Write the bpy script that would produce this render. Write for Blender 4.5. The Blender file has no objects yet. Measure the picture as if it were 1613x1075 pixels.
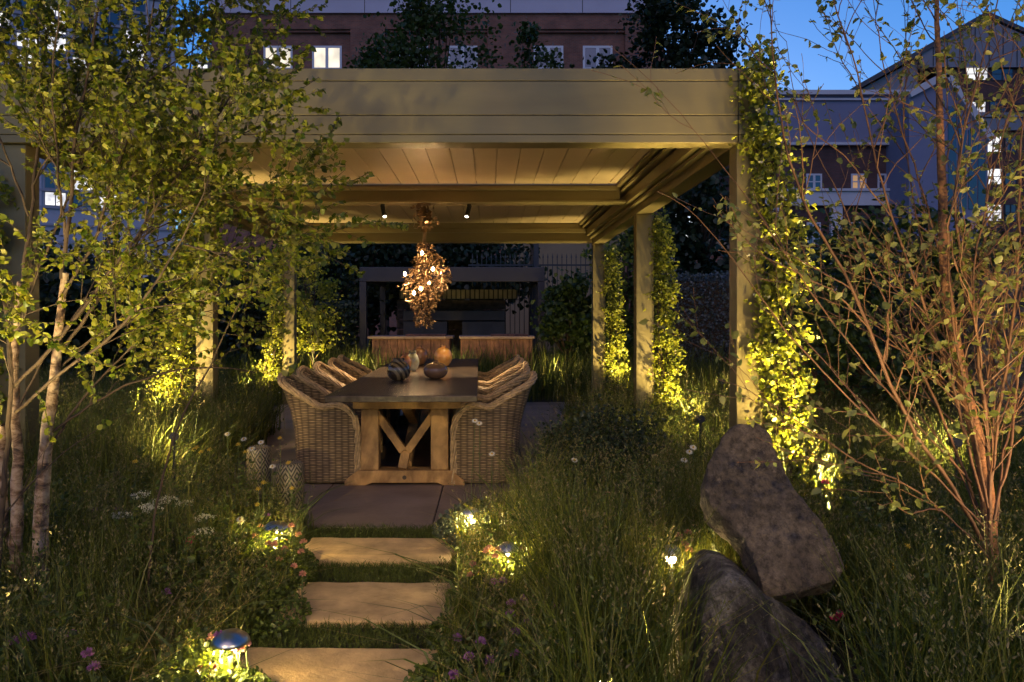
import bpy, math, random
import numpy as np
from mathutils import Vector, noise as mnoise

# ------------------------------------------------------------------ camera, sky, exposure
F, VX, VY, H = 1200.0, 770.0, 498.0, 1.30          # focal length in photo pixels, vanishing point, eye height
SC = bpy.context.scene
COL = SC.collection
cam = bpy.data.objects.new('camera', bpy.data.cameras.new('camera'))
COL.objects.link(cam)
cam.location = (0, 0, H)
cam.rotation_euler = (math.pi/2, 0, 0)
cam.data.sensor_width = 36
cam.data.lens = 36*F/1613
cam.data.shift_x = (806.5-VX)/1613
cam.data.shift_y = -(537.5-VY)/1613
cam.data.clip_start = 0.05
cam.data.clip_end = 3000
SC.camera = cam

world = bpy.data.worlds.new('World')
SC.world = world
world.use_nodes = True
wn = world.node_tree
bg = wn.nodes['Background']
sky = wn.nodes.new('ShaderNodeTexSky')
sky.sky_type = 'NISHITA'
sky.sun_disc = False
sky.sun_elevation = math.radians(2.1)
sky.sun_rotation = math.radians(8)
sky.altitude = 200
sky.air_density = 1.0
sky.dust_density = 0.5
sky.ozone_density = 5.0
wn.links.new(sky.outputs[0], bg.inputs[0])
bg.inputs[1].default_value = 0.15
sun = bpy.data.objects.new('sun', bpy.data.lights.new('sun', 'SUN'))
COL.objects.link(sun)
sun.data.energy = 0.16                               # added broad pinkish fill from behind the camera, opposite the sky's glow
sun.data.angle = math.radians(60)
sun.data.color = (1.0, 0.70, 0.72)
sun.rotation_euler = (math.radians(48), 0, math.radians(-12))
SC.view_settings.view_transform = 'Standard'
SC.view_settings.look = 'None'
SC.view_settings.exposure = 1.8
SC.view_settings.gamma = 1.0
SC.cycles.use_denoising = True
SC.cycles.max_bounces = 6
SC.cycles.transparent_max_bounces = 6
SC.cycles.sample_clamp_indirect = 3.0

WARM = (1.0, 0.62, 0.24)
WARM2 = (1.0, 0.74, 0.27)
PI = math.pi

# ------------------------------------------------------------------ helpers
def P(px, py, D):
    return Vector(((px-VX)*D/F, D, H-(py-VY)*D/F))

def tag(o, label=None, cat=None, group=None, kind=None):
    if label: o['label'] = label
    if cat: o['category'] = cat
    if group: o['group'] = group
    if kind: o['kind'] = kind
    return o

def thing(name, label, cat, loc=(0, 0, 0), rz=0.0, group=None):
    o = bpy.data.objects.new(name, None)
    COL.objects.link(o)
    o.empty_display_size = 0.1
    o.location = loc
    o.rotation_euler = (0, 0, rz)
    return tag(o, label, cat, group)

def link(name, me, mats, parent=None, loc=None):
    o = bpy.data.objects.new(name, me)
    COL.objects.link(o)
    if not isinstance(mats, (list, tuple)): mats = [mats]
    for m in mats: me.materials.append(m)
    if parent is not None: o.parent = parent
    if loc is not None: o.location = loc
    return o

def copy_tree(o, parent=None):
    c = o.copy()
    COL.objects.link(c)
    if parent is not None: c.parent = parent
    for ch in list(o.children):
        copy_tree(ch, c)
    return c

class MB:
    """collects verts / faces (python lists) for ONE mesh"""
    def __init__(s): s.v = []; s.f = []; s.mi = []; s.uv = None
    def add(s, v, f, mi=0):
        b = len(s.v)
        s.v += [tuple(p) for p in v]
        s.f += [tuple(b+i for i in q) for q in f]
        s.mi += [mi]*len(f)
        return s
    def box(s, a, b, mi=0):
        x0, y0, z0 = a; x1, y1, z1 = b
        if x0 > x1: x0, x1 = x1, x0
        if y0 > y1: y0, y1 = y1, y0
        if z0 > z1: z0, z1 = z1, z0
        v = [(x0,y0,z0),(x1,y0,z0),(x1,y1,z0),(x0,y1,z0),(x0,y0,z1),(x1,y0,z1),(x1,y1,z1),(x0,y1,z1)]
        f = [(0,3,2,1),(4,5,6,7),(0,1,5,4),(1,2,6,5),(2,3,7,6),(3,0,4,7)]
        return s.add(v, f, mi)
    def prism(s, pts, vec, mi=0):
        """polygon pts (3D) pushed along vec"""
        n = len(pts); vec = Vector(vec)
        v = [Vector(p) for p in pts] + [Vector(p)+vec for p in pts]
        f = [tuple(range(n))[::-1], tuple(range(n, 2*n))] + [(i, (i+1) % n, n+(i+1) % n, n+i) for i in range(n)]
        return s.add(v, f, mi)
    def beam(s, a, b, w, h, mi=0, up=(0, 0, 1)):
        a = Vector(a); b = Vector(b); d = (b-a).normalized()
        x = d.cross(Vector(up))
        if x.length < 1e-4: x = Vector((1, 0, 0))
        x.normalize(); y = x.cross(d).normalized()
        q = [(-1,-1),(1,-1),(1,1),(-1,1)]
        v = [a+x*w/2*i+y*h/2*j for i, j in q]+[b+x*w/2*i+y*h/2*j for i, j in q]
        f = [(3,2,1,0),(4,5,6,7),(0,1,5,4),(1,2,6,5),(2,3,7,6),(3,0,4,7)]
        return s.add(v, f, mi)
    def tube(s, pts, rad, n=8, mi=0, cap=True):
        V, Fq = tube_np([np.array([tuple(p) for p in pts])], [np.array(rad if hasattr(rad, '__len__') else [rad]*len(pts))], n)
        b = len(s.v); s.v += [tuple(p) for p in V]; s.f += [tuple(b+i for i in q) for q in Fq]; s.mi += [mi]*len(Fq)
        if cap:
            m = len(pts)
            s.f += [tuple(b+i for i in range(n))[::-1], tuple(b+(m-1)*n+i for i in range(n))]; s.mi += [mi, mi]
        return s
    def lathe(s, prof, n=24, c=(0, 0, 0), mi=0):
        v = []; f = []
        for r, z in prof:
            for i in range(n):
                a = 2*PI*i/n
                v.append((c[0]+r*math.cos(a), c[1]+r*math.sin(a), c[2]+z))
        for k in range(len(prof)-1):
            for i in range(n):
                j = (i+1) % n
                f.append((k*n+i, k*n+j, (k+1)*n+j, (k+1)*n+i))
        f.append(tuple(range(n))[::-1]); m = (len(prof)-1)*n
        f.append(tuple(m+i for i in range(n)))
        return s.add(v, f, mi)
    def build(s, name, mats, parent=None, smooth=False, bevel=0, loc=None):
        me = bpy.data.meshes.new(name)
        me.from_pydata(s.v, [], s.f)
        me.polygons.foreach_set('material_index', s.mi)
        if smooth: me.polygons.foreach_set('use_smooth', [True]*len(me.polygons))
        o = link(name, me, mats, parent, loc)
        if bevel:
            m = o.modifiers.new('bevel', 'BEVEL'); m.width = bevel; m.segments = 2; m.limit_method = 'ANGLE'
        return o

def np_mesh(name, V, Q, mats, parent=None, smooth=False, mi=None, uv=None):
    """V (n,3), Q (m,4) quads"""
    me = bpy.data.meshes.new(name)
    me.vertices.add(len(V)); me.vertices.foreach_set('co', np.asarray(V, dtype=np.float32).ravel())
    m = len(Q)
    me.loops.add(m*4); me.loops.foreach_set('vertex_index', np.asarray(Q, dtype=np.int32).ravel())
    me.polygons.add(m); me.polygons.foreach_set('loop_start', np.arange(m, dtype=np.int32)*4)
    if smooth: me.polygons.foreach_set('use_smooth', np.ones(m, dtype=bool))
    if mi is not None: me.polygons.foreach_set('material_index', np.asarray(mi, dtype=np.int32))
    if uv is not None:
        ul = me.uv_layers.new(name='UVMap')
        ul.data.foreach_set('uv', np.asarray(uv)[np.asarray(Q).ravel()].astype(np.float32).ravel())
    me.update(calc_edges=True)
    me.validate()
    return link(name, me, mats, parent)

def tube_np(lines, rads, n=6):
    VV = []; QQ = []; base = 0
    ang = np.arange(n)*2*np.pi/n
    ca, sa = np.cos(ang), np.sin(ang)
    for L, R in zip(lines, rads):
        L = np.asarray(L, float); R = np.asarray(R, float)
        T = np.gradient(L, axis=0)
        T /= np.linalg.norm(T, axis=1)[:, None]+1e-9
        ref = np.array([0.31, 0.17, 0.93]) if abs(T[0, 2]) < .8 else np.array([0.9, 0.35, 0.1])
        A = np.cross(T, ref); A /= np.linalg.norm(A, axis=1)[:, None]+1e-9
        B = np.cross(T, A)
        V = L[:, None, :]+R[:, None, None]*(A[:, None, :]*ca[None, :, None]+B[:, None, :]*sa[None, :, None])
        m = len(L)
        i = np.arange(m-1)[:, None]*n; j = np.arange(n)[None, :]; j2 = (j+1) % n
        Q = np.stack([i+j, i+j2, i+n+j2, i+n+j], -1).reshape(-1, 4)
        VV.append(V.reshape(-1, 3)); QQ.append(Q+base); base += m*n
    return np.concatenate(VV), np.concatenate(QQ)

LEAF_ROUND = np.array([[0,0,0],[.28,-.40,.07],[.28,.40,.07],[.68,-.32,.04],[.68,.32,.04],[1.,0,-.10]])
LEAF_LONG = np.array([[0,0,0],[.3,-.20,.05],[.3,.20,.05],[.7,-.15,.0],[.7,.15,.0],[1.,0,-.14]])

def leaves_np(Pn, Dn, size, rng, shape=LEAF_ROUND, nrm=None):
    """leaves at points Pn, axis Dn"""
    n = len(Pn)
    D = Dn/(np.linalg.norm(Dn, axis=1)[:, None]+1e-9)
    N = rng.normal(size=(n, 3)) if nrm is None else nrm+rng.normal(size=(n, 3))*.45
    B = np.cross(N, D); B /= np.linalg.norm(B, axis=1)[:, None]+1e-9
    N = np.cross(D, B)
    s = (np.ones(n)*size if np.isscalar(size) else size)
    V = Pn[:, None, :]+s[:, None, None]*(D[:, None, :]*shape[None, :, 0:1]+B[:, None, :]*shape[None, :, 1:2]+N[:, None, :]*shape[None, :, 2:3])
    b = (np.arange(n)*6)[:, None, None]
    Q = (np.array([[0,1,3,5],[0,5,4,2]])[None]+b).reshape(-1, 4)
    return V.reshape(-1, 3), Q

def blades_np(X, Y, h, w, lean, az, rng, z0=0.0):
    n = len(X)
    t = np.array([0, .38, .72, 1.0])
    ww = np.array([.8, 1.0, .7, .12])
    dx, dy = np.cos(az), np.sin(az)
    sa = rng.uniform(0, 2*np.pi, n)
    sx, sy = np.cos(sa), np.sin(sa)
    off = (lean*h)[:, None]*t[None]**2
    cz = h[:, None]*(t[None]-0.35*np.minimum(lean, 1.2)[:, None]*t[None]**2.5)
    cx = X[:, None]+dx[:, None]*off; cy = Y[:, None]+dy[:, None]*off
    hw = (w/2)[:, None]*ww[None]
    V = np.empty((n, 4, 2, 3))
    V[:, :, 0, 0] = cx-sx[:, None]*hw; V[:, :, 1, 0] = cx+sx[:, None]*hw
    V[:, :, 0, 1] = cy-sy[:, None]*hw; V[:, :, 1, 1] = cy+sy[:, None]*hw
    V[:, :, 0, 2] = cz+z0; V[:, :, 1, 2] = cz+z0
    q = np.array([[0,1,3,2],[2,3,5,4],[4,5,7,6]])
    Q = (q[None]+(np.arange(n)*8)[:, None, None]).reshape(-1, 4)
    return V.reshape(-1, 3), Q

def cat(parts):
    V = []; Q = []; M = []; b = 0
    for k, p in enumerate(parts):
        V.append(p[0]); Q.append(p[1]+b); b += len(p[0])
        M.append(np.full(len(p[1]), p[2] if len(p) > 2 else 0))
    return np.concatenate(V), np.concatenate(Q), np.concatenate(M)

def snoise(x, y, s=1.0, seed=0.0):
    return (np.sin(x*2.1*s+seed)+np.sin(y*2.7*s+1.3*seed+1)+np.sin((x+y)*1.7*s+2+seed)+np.sin((x-1.4*y)*3.1*s+seed*.7))/4

# ------------------------------------------------------------------ materials
def new_mat(name):
    m = bpy.data.materials.new(name); m.use_nodes = True
    nt = m.node_tree; b = nt.nodes['Principled BSDF']
    return m, nt, b

def N(nt, typ, **kw):
    n = nt.nodes.new(typ)
    for k, v in kw.items():
        if k.startswith('_'): setattr(n, k[1:], v)
        else: n.inputs[k.replace('__', ' ')].default_value = v
    return n

def c4(c): return (c[0], c[1], c[2], 1)

def ramp(nt, cols, pos=None):
    r = nt.nodes.new('ShaderNodeValToRGB')
    el = r.color_ramp.elements
    pos = pos or [i/(len(cols)-1) for i in range(len(cols))]
    while len(el) < len(cols): el.new(0.5)
    for e, c, p in zip(el, cols, pos): e.color = c4(c); e.position = p
    return r

def mat_plain(name, col, rough=.6, metal=0., nscale=6, namt=.25, bump=.0, bscale=40, spec=.5, stretch=None):
    m, nt, b = new_mat(name)
    tc = N(nt, 'ShaderNodeTexCoord')
    src = tc.outputs['Object']
    if stretch:
        mp = N(nt, 'ShaderNodeMapping'); mp.inputs['Scale'].default_value = stretch
        nt.links.new(src, mp.inputs[0]); src = mp.outputs[0]
    no = N(nt, 'ShaderNodeTexNoise', Scale=nscale, Detail=6.0, Roughness=.6)
    nt.links.new(src, no.inputs['Vector'])
    c0 = [x*(1-namt) for x in col]; c1 = [min(1, x*(1+namt)) for x in col]
    r = ramp(nt, [c0, col, c1], [.3, .5, .7])
    nt.links.new(no.outputs['Fac'], r.inputs[0])
    nt.links.new(r.outputs[0], b.inputs['Base Color'])
    b.inputs['Roughness'].default_value = rough
    b.inputs['Metallic'].default_value = metal
    b.inputs['Specular IOR Level'].default_value = spec
    if bump:
        n2 = N(nt, 'ShaderNodeTexNoise', Scale=bscale, Detail=5.0)
        nt.links.new(src, n2.inputs['Vector'])
        bp = N(nt, 'ShaderNodeBump', Strength=bump, Distance=.01)
        nt.links.new(n2.outputs['Fac'], bp.inputs['Height'])
        nt.links.new(bp.outputs[0], b.inputs['Normal'])
    return m

def mat_leaf(name, cols, trans=.35, rough=.45, spec=.4):
    m, nt, b = new_mat(name)
    g = N(nt, 'ShaderNodeNewGeometry')
    r = ramp(nt, cols)
    nt.links.new(g.outputs['Random Per Island'], r.inputs[0])
    nt.links.new(r.outputs[0], b.inputs['Base Color'])
    b.inputs['Roughness'].default_value = rough
    b.inputs['Specular IOR Level'].default_value = spec
    tr = N(nt, 'ShaderNodeBsdfTranslucent')
    mx = N(nt, 'ShaderNodeMix', _data_type='RGBA', _blend_type='MULTIPLY'); mx.inputs[0].default_value = 1
    nt.links.new(r.outputs[0], mx.inputs[6]); mx.inputs[7].default_value = (1.6, 1.5, .6, 1)
    nt.links.new(mx.outputs[2], tr.inputs['Color'])
    ms = N(nt, 'ShaderNodeMixShader'); ms.inputs[0].default_value = trans
    out = nt.nodes['Material Output']
    nt.links.new(b.outputs[0], ms.inputs[1]); nt.links.new(tr.outputs[0], ms.inputs[2])
    nt.links.new(ms.outputs[0], out.inputs[0])
    return m

def mat_emit(name, col, strength):
    m, nt, b = new_mat(name)
    b.inputs['Base Color'].default_value = c4(col)
    b.inputs['Emission Color'].default_value = c4(col)
    b.inputs['Emission Strength'].default_value = strength
    b.inputs['Roughness'].default_value = .3
    return m

def mat_brick(name, c1, c2, mortar, scale=1.0, rough=.85, axis='XZ'):
    m, nt, b = new_mat(name)
    tc = N(nt, 'ShaderNodeTexCoord'); sp = N(nt, 'ShaderNodeSeparateXYZ'); cb = N(nt, 'ShaderNodeCombineXYZ')
    ad = N(nt, 'ShaderNodeMath', _operation='ADD')
    nt.links.new(tc.outputs['Object'], sp.inputs[0])
    nt.links.new(sp.outputs['X'], ad.inputs[0]); nt.links.new(sp.outputs['Y'], ad.inputs[1])
    nt.links.new(ad.outputs[0], cb.inputs['X']); nt.links.new(sp.outputs['Z'], cb.inputs['Y'])
    br = N(nt, 'ShaderNodeTexBrick', Scale=scale)
    br.inputs['Brick Width'].default_value = .24; br.inputs['Row Height'].default_value = .078
    br.inputs['Mortar Size'].default_value = .010
    br.inputs['Color1'].default_value = c4(c1); br.inputs['Color2'].default_value = c4(c2); br.inputs['Mortar'].default_value = c4(mortar)
    nt.links.new(cb.outputs[0], br.inputs['Vector'])
    no = N(nt, 'ShaderNodeTexNoise', Scale=1.2, Detail=5.0)
    nt.links.new(tc.outputs['Object'], no.inputs['Vector'])
    mx = N(nt, 'ShaderNodeMix', _data_type='RGBA', _blend_type='MULTIPLY'); mx.inputs[0].default_value = .7
    rr = ramp(nt, [(.5,.5,.5), (1.2,1.15,1.1)], [.3, .7])
    nt.links.new(no.outputs['Fac'], rr.inputs[0])
    nt.links.new(br.outputs['Color'], mx.inputs[6]); nt.links.new(rr.outputs[0], mx.inputs[7])
    nt.links.new(mx.outputs[2], b.inputs['Base Color'])
    b.inputs['Roughness'].default_value = rough
    bp = N(nt, 'ShaderNodeBump', Strength=.5, Distance=.01)
    nt.links.new(br.outputs['Fac'], bp.inputs['Height']); bp.invert = True
    nt.links.new(bp.outputs[0], b.inputs['Normal'])
    return m

def mat_wood(name, dark, light, scale=(1.2, 14, 14), rough=.7, knots=True):
    m, nt, b = new_mat(name)
    tc = N(nt, 'ShaderNodeTexCoord'); mp = N(nt, 'ShaderNodeMapping'); mp.inputs['Scale'].default_value = scale
    nt.links.new(tc.outputs['Object'], mp.inputs[0])
    no = N(nt, 'ShaderNodeTexNoise', Scale=2.2, Detail=8.0, Roughness=.65, Distortion=.6)
    nt.links.new(mp.outputs[0], no.inputs['Vector'])
    n2 = N(nt, 'ShaderNodeTexNoise', Scale=9.0, Detail=3.0)
    nt.links.new(tc.outputs['Object'], n2.inputs['Vector'])
    r = ramp(nt, [dark, light], [.32, .66]); nt.links.new(no.outputs['Fac'], r.inputs[0])
    r2 = ramp(nt, [(.55,.5,.45), (1.15,1.1,1.0)], [.35, .6]); nt.links.new(n2.outputs['Fac'], r2.inputs[0])
    mx = N(nt, 'ShaderNodeMix', _data_type='RGBA', _blend_type='MULTIPLY'); mx.inputs[0].default_value = .8
    nt.links.new(r.outputs[0], mx.inputs[6]); nt.links.new(r2.outputs[0], mx.inputs[7])
    nt.links.new(mx.outputs[2], b.inputs['Base Color'])
    b.inputs['Roughness'].default_value = rough
    bp = N(nt, 'ShaderNodeBump', Strength=.35, Distance=.004)
    nt.links.new(no.outputs['Fac'], bp.inputs['Height']); nt.links.new(bp.outputs[0], b.inputs['Normal'])
    return m

def mat_wicker(name, dark, light, su=.050, sv=.0135):
    """woven cane from UV in metres: horizontal strands passing over and under upright stakes"""
    m, nt, b = new_mat(name)
    uv = N(nt, 'ShaderNodeTexCoord'); sp = N(nt, 'ShaderNodeSeparateXYZ'); nt.links.new(uv.outputs['UV'], sp.inputs[0])
    def M(op, a, bb=None):
        n = N(nt, 'ShaderNodeMath', _operation=op)
        for i, x in enumerate([a, bb]):
            if x is None: continue
            if isinstance(x, (int, float)): n.inputs[i].default_value = x
            else: nt.links.new(x, n.inputs[i])
        return n.outputs[0]
    u = M('MULTIPLY', sp.outputs[0], PI/su); v = M('MULTIPLY', sp.outputs[1], 2*PI/sv)
    su_ = M('SINE', u)                                   # sign flips each stake
    row = M('SINE', M('MULTIPLY', sp.outputs[1], PI/sv))
    over = M('MULTIPLY', M('SIGN', su_), M('SIGN', row))
    strand = M('ABSOLUTE', M('SINE', M('MULTIPLY', sp.outputs[1], PI/sv)))
    bulge = M('ABSOLUTE', su_)
    hgt = M('MULTIPLY', M('ADD', M('MULTIPLY', strand, .62), M('MULTIPLY', M('MULTIPLY', over, bulge), .10)), M('ADD', M('MULTIPLY', M('POWER', bulge, .5), .7), .5))
    tc = uv
    no = N(nt, 'ShaderNodeTexNoise', Scale=7.0, Detail=4.0); nt.links.new(tc.outputs['Object'], no.inputs['Vector'])
    mp = N(nt, 'ShaderNodeMapping'); mp.inputs['Scale'].default_value = (6, 80, 1); nt.links.new(tc.outputs['UV'], mp.inputs[0])
    n3 = N(nt, 'ShaderNodeTexNoise', Scale=1.0, Detail=2.0); nt.links.new(mp.outputs[0], n3.inputs['Vector'])
    f = M('MULTIPLY', hgt, M('ADD', M('MULTIPLY', no.outputs['Fac'], .7), M('MULTIPLY', n3.outputs['Fac'], .9)))
    r = ramp(nt, [tuple(x*.25 for x in dark), dark, light], [.08, .3, .85]); nt.links.new(f, r.inputs[0])
    nt.links.new(r.outputs[0], b.inputs['Base Color'])
    b.inputs['Roughness'].default_value = .55
    bp = N(nt, 'ShaderNodeBump', Strength=.9, Distance=.006); nt.links.new(hgt, bp.inputs['Height'])
    nt.links.new(bp.outputs[0], b.inputs['Normal'])
    return m

def mat_rock(name, cols, scale=5., bump=1.0):
    m, nt, b = new_mat(name)
    tc = N(nt, 'ShaderNodeTexCoord')
    no = N(nt, 'ShaderNodeTexNoise', Scale=scale, Detail=9.0, Roughness=.7, Distortion=.4); nt.links.new(tc.outputs['Object'], no.inputs['Vector'])
    r = ramp(nt, cols, [.40+.22*i/(len(cols)-1) for i in range(len(cols))]); nt.links.new(no.outputs['Fac'], r.inputs[0])
    n2 = N(nt, 'ShaderNodeTexNoise', Scale=scale*5, Detail=6.0, Roughness=.75); nt.links.new(tc.outputs['Object'], n2.inputs['Vector'])
    r2 = ramp(nt, [(0,0,0), (1,1,1)], [.58, .70]); nt.links.new(n2.outputs['Fac'], r2.inputs[0])
    mx = N(nt, 'ShaderNodeMix', _data_type='RGBA'); nt.links.new(r2.outputs[0], mx.inputs[0])
    nt.links.new(r.outputs[0], mx.inputs[6]); mx.inputs[7].default_value = c4([min(1, x*1.25) for x in cols[-1]])
    n4 = N(nt, 'ShaderNodeTexNoise', Scale=34.0, Detail=5.0, Roughness=.8); nt.links.new(tc.outputs['Object'], n4.inputs['Vector'])
    r4 = ramp(nt, [(.42, .40, .38), (1, 1, 1), (1.5, 1.45, 1.35)], [.38, .5, .64]); nt.links.new(n4.outputs['Fac'], r4.inputs[0])
    m4 = N(nt, 'ShaderNodeMix', _data_type='RGBA', _blend_type='MULTIPLY'); m4.inputs[0].default_value = 1
    nt.links.new(mx.outputs[2], m4.inputs[6]); nt.links.new(r4.outputs[0], m4.inputs[7]); nt.links.new(m4.outputs[2], b.inputs['Base Color'])
    b.inputs['Roughness'].default_value = .85
    ad = N(nt, 'ShaderNodeMath', _operation='ADD'); nt.links.new(no.outputs['Fac'], ad.inputs[0]); nt.links.new(n2.outputs['Fac'], ad.inputs[1])
    bp = N(nt, 'ShaderNodeBump', Strength=bump, Distance=.03); nt.links.new(ad.outputs[0], bp.inputs['Height'])
    nt.links.new(bp.outputs[0], b.inputs['Normal'])
    return m

M_olive = mat_plain('olive_paint', (.185, .150, .068), .45, .2, 2.2, .13, .05, 200, stretch=(.5, .5, 2.5))
M_olive_dark = mat_plain('olive_seam', (.04, .035, .02), .7)
M_louvre = mat_plain('louvre_paint', (.62, .49, .31), .38, .1, 3, .05)
M_patio = mat_plain('patio_stone', (.20, .145, .115), .55, 0, 2.3, .3, .3, 25)
M_step = mat_plain('sandstone', (.40, .265, .135), .75, 0, 7.0, .38, .5, 55)
M_soil = mat_plain('soil', (.025, .02, .012), .95, 0, 5, .4, .6, 20)
M_table = mat_wood('dark_table_stone', (.055, .042, .034), (.12, .092, .07), (8, 1.0, 8), .24)
M_oak = mat_wood('weathered_oak', (.24, .125, .045), (.58, .35, .14), (3, 3, 1.2), .7)
M_wick = mat_wicker('grey_wicker', (.12, .075, .035), (.52, .36, .19))
M_cane = mat_plain('cane', (.42, .285, .15), .5, 0, 30, .45, .4, 60)
M_seat = mat_plain('woven_seat', (.16, .12, .08), .8, 0, 30, .3)
M_dark = mat_plain('dark_steel', (.03, .03, .033), .5, .3, 5, .2)
M_charcoal = mat_plain('charcoal_paint', (.028, .024, .030), .45, .2, 4, .1)
M_cap = mat_plain('brushed_steel_cap', (.50, .50, .50), .28, 1.0, 8, .05)
M_bulb = mat_emit('warm_bulb', (1, .62, .28), 60)
M_lens = mat_emit('lamp_lens', (1, .8, .45), 5)
M_glow = mat_emit('spot_lens', (1, .85, .6), 4)
M_bronze = mat_plain('bronze_leaf', (.24, .155, .085), .35, .6, 30, .3)
M_white = mat_plain('white_frame', (.62, .62, .66), .5, 0, 4, .05)
M_render = mat_plain('pale_render', (.55, .54, .58), .8, 0, .4, .06)
M_blue = mat_plain('blue_grey_render', (.19, .20, .30), .8, 0, .4, .08)
M_brick = mat_brick('red_brick', (.30, .11, .07), (.20, .08, .055), (.20, .15, .12))
M_brick2 = mat_brick('dark_brick', (.13, .055, .05), (.09, .045, .04), (.08, .06, .06))
M_slate = mat_plain('roof_slate', (.06, .06, .075), .6, 0, 3, .2)
M_clad = mat_plain('grey_cladding', (.22, .21, .24), .5, .2, 1, .08)
M_glass, _nt, _b = new_mat('dark_glass')
_b.inputs['Base Color'].default_value = (.04, .06, .10, 1); _b.inputs['Roughness'].default_value = .08; _b.inputs['Specular IOR Level'].default_value = 1.0
M_lit = mat_emit('lit_window', (1, .86, .60), .30)
def vary_window(m, lo, hi, sc):
    nt = m.node_tree; b = nt.nodes['Principled BSDF']; tc = N(nt, 'ShaderNodeTexCoord'); no = N(nt, 'ShaderNodeTexNoise', Scale=sc, Detail=2.0)
    nt.links.new(tc.outputs['Object'], no.inputs['Vector']); mr = N(nt, 'ShaderNodeMapRange'); nt.links.new(no.outputs['Fac'], mr.inputs[0])
    mr.inputs[1].default_value = .35; mr.inputs[2].default_value = .65; mr.inputs[3].default_value = lo; mr.inputs[4].default_value = hi; nt.links.new(mr.outputs[0], b.inputs['Emission Strength'])
vary_window(M_lit, .17, .34, 1.1)
M_litcool = mat_emit('lit_window_cool', (1, .95, .86), .27)
vary_window(M_litcool, .12, .32, .7)
M_litdim = mat_emit('dim_window', (1, .55, .2), .08)
M_planks = mat_wood('red_cedar', (.13, .05, .03), (.30, .13, .075), (10, 10, .8), .65)
M_greywood = mat_wood('grey_boards', (.06, .045, .035), (.13, .10, .075), (1, 5, 14), .8)
M_corten = mat_plain('rusted_steel', (.14, .06, .03), .85, .1, 4, .4, .3)
M_birch, _nt, _b = new_mat('birch_bark')
_tc = N(_nt, 'ShaderNodeTexCoord'); _mp = N(_nt, 'ShaderNodeMapping'); _mp.inputs['Scale'].default_value = (4, 4, 7)
_no = N(_nt, 'ShaderNodeTexNoise', Scale=3.0, Detail=6.0, Roughness=.7, Distortion=.5)
_nt.links.new(_tc.outputs['Object'], _mp.inputs[0]); _nt.links.new(_mp.outputs[0], _no.inputs['Vector'])
_r = ramp(_nt, [(.02, .015, .012), (.13, .07, .04), (.28, .19, .13), (.42, .33, .26)], [.36, .44, .52, .7])
_nt.links.new(_no.outputs['Fac'], _r.inputs[0]); _nt.links.new(_r.outputs[0], _b.inputs['Base Color']); _b.inputs['Roughness'].default_value = .7
_bp = N(_nt, 'ShaderNodeBump', Strength=.7, Distance=.01); _nt.links.new(_no.outputs['Fac'], _bp.inputs['Height']); _nt.links.new(_bp.outputs[0], _b.inputs['Normal'])
M_twig = mat_plain('dark_bark', (.055, .033, .02), .8, 0, 20, .4, .4, 60)
M_rtrunk = mat_plain('orange_bark', (.24, .11, .045), .7, 0, 12, .5, .9, 40, stretch=(1, 1, 2.5))
M_rtwig = mat_plain('red_bark', (.13, .06, .026), .6, 0, 20, .35, .3, 60)
M_birchleaf = mat_leaf('birch_leaf', [(.04, .07, .006), (.10, .125, .010), (.19, .20, .016), (.25, .23, .06)], .4)
M_rleaf = mat_leaf('right_leaf', [(.10, .13, .03), (.17, .19, .05), (.24, .24, .08)], .35)
M_vineleaf = mat_leaf('vine_leaf', [(.09, .12, .012), (.19, .22, .022), (.32, .33, .05), (.16, .17, .03)], .4)
M_darkleaf = mat_leaf('dark_leaf', [(.012, .022, .010), (.022, .036, .014), (.035, .05, .02)], .2)
M_midleaf = mat_leaf('mid_leaf', [(.025, .045, .012), (.04, .07, .016), (.07, .10, .028)], .3)
M_hedge = mat_leaf('hedge_leaf', [(.03, .04, .035), (.07, .085, .08), (.13, .14, .15)], .15)
M_grass = mat_leaf('meadow_blade', [(.034, .055, .008), (.062, .08, .010), (.10, .115, .016), (.15, .14, .035)], .35, .5)
M_turf = mat_leaf('turf_blade', [(.032, .048, .008), (.055, .075, .011), (.08, .095, .016)], .3, .6)
M_seedh = mat_leaf('seed_head', [(.12, .10, .05), (.20, .16, .08), (.10, .12, .04)], .3, .7)
M_straw = mat_leaf('dry_straw', [(.16, .12, .05), (.24, .18, .08), (.11, .085, .04)], .3, .7)
M_herb = mat_leaf('herb_leaf', [(.03, .045, .010), (.055, .08, .014), (.09, .12, .02)], .35)
M_greyherb = mat_leaf('grey_herb', [(.04, .055, .035), (.07, .085, .06), (.05, .07, .05)], .25)
M_stemg = mat_plain('green_stem', (.07, .10, .025), .6)
M_pink = mat_leaf('pink_petal', [(.42, .16, .18), (.55, .26, .26), (.40, .20, .14)], .3)
M_purple = mat_leaf('purple_petal', [(.20, .07, .26), (.30, .13, .36)], .3)
M_magenta = mat_leaf('magenta_petal', [(.50, .02, .12), (.60, .05, .2)], .3)
M_petalw = mat_leaf('white_petal', [(.62, .60, .56), (.75, .72, .66)], .3)
M_yellow = mat_leaf('yellow_petal', [(.60, .38, .03), (.7, .5, .05)], .3)
M_disc = mat_plain('flower_disc', (.55, .35, .03), .8)
M_rock1 = mat_rock('brown_rock', [(.065, .048, .036), (.105, .08, .06), (.17, .13, .10)], 4.0)
M_rock2 = mat_rock('grey_rock', [(.03, .027, .026), (.08, .07, .066), (.21, .195, .18)], 5.5)

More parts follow.
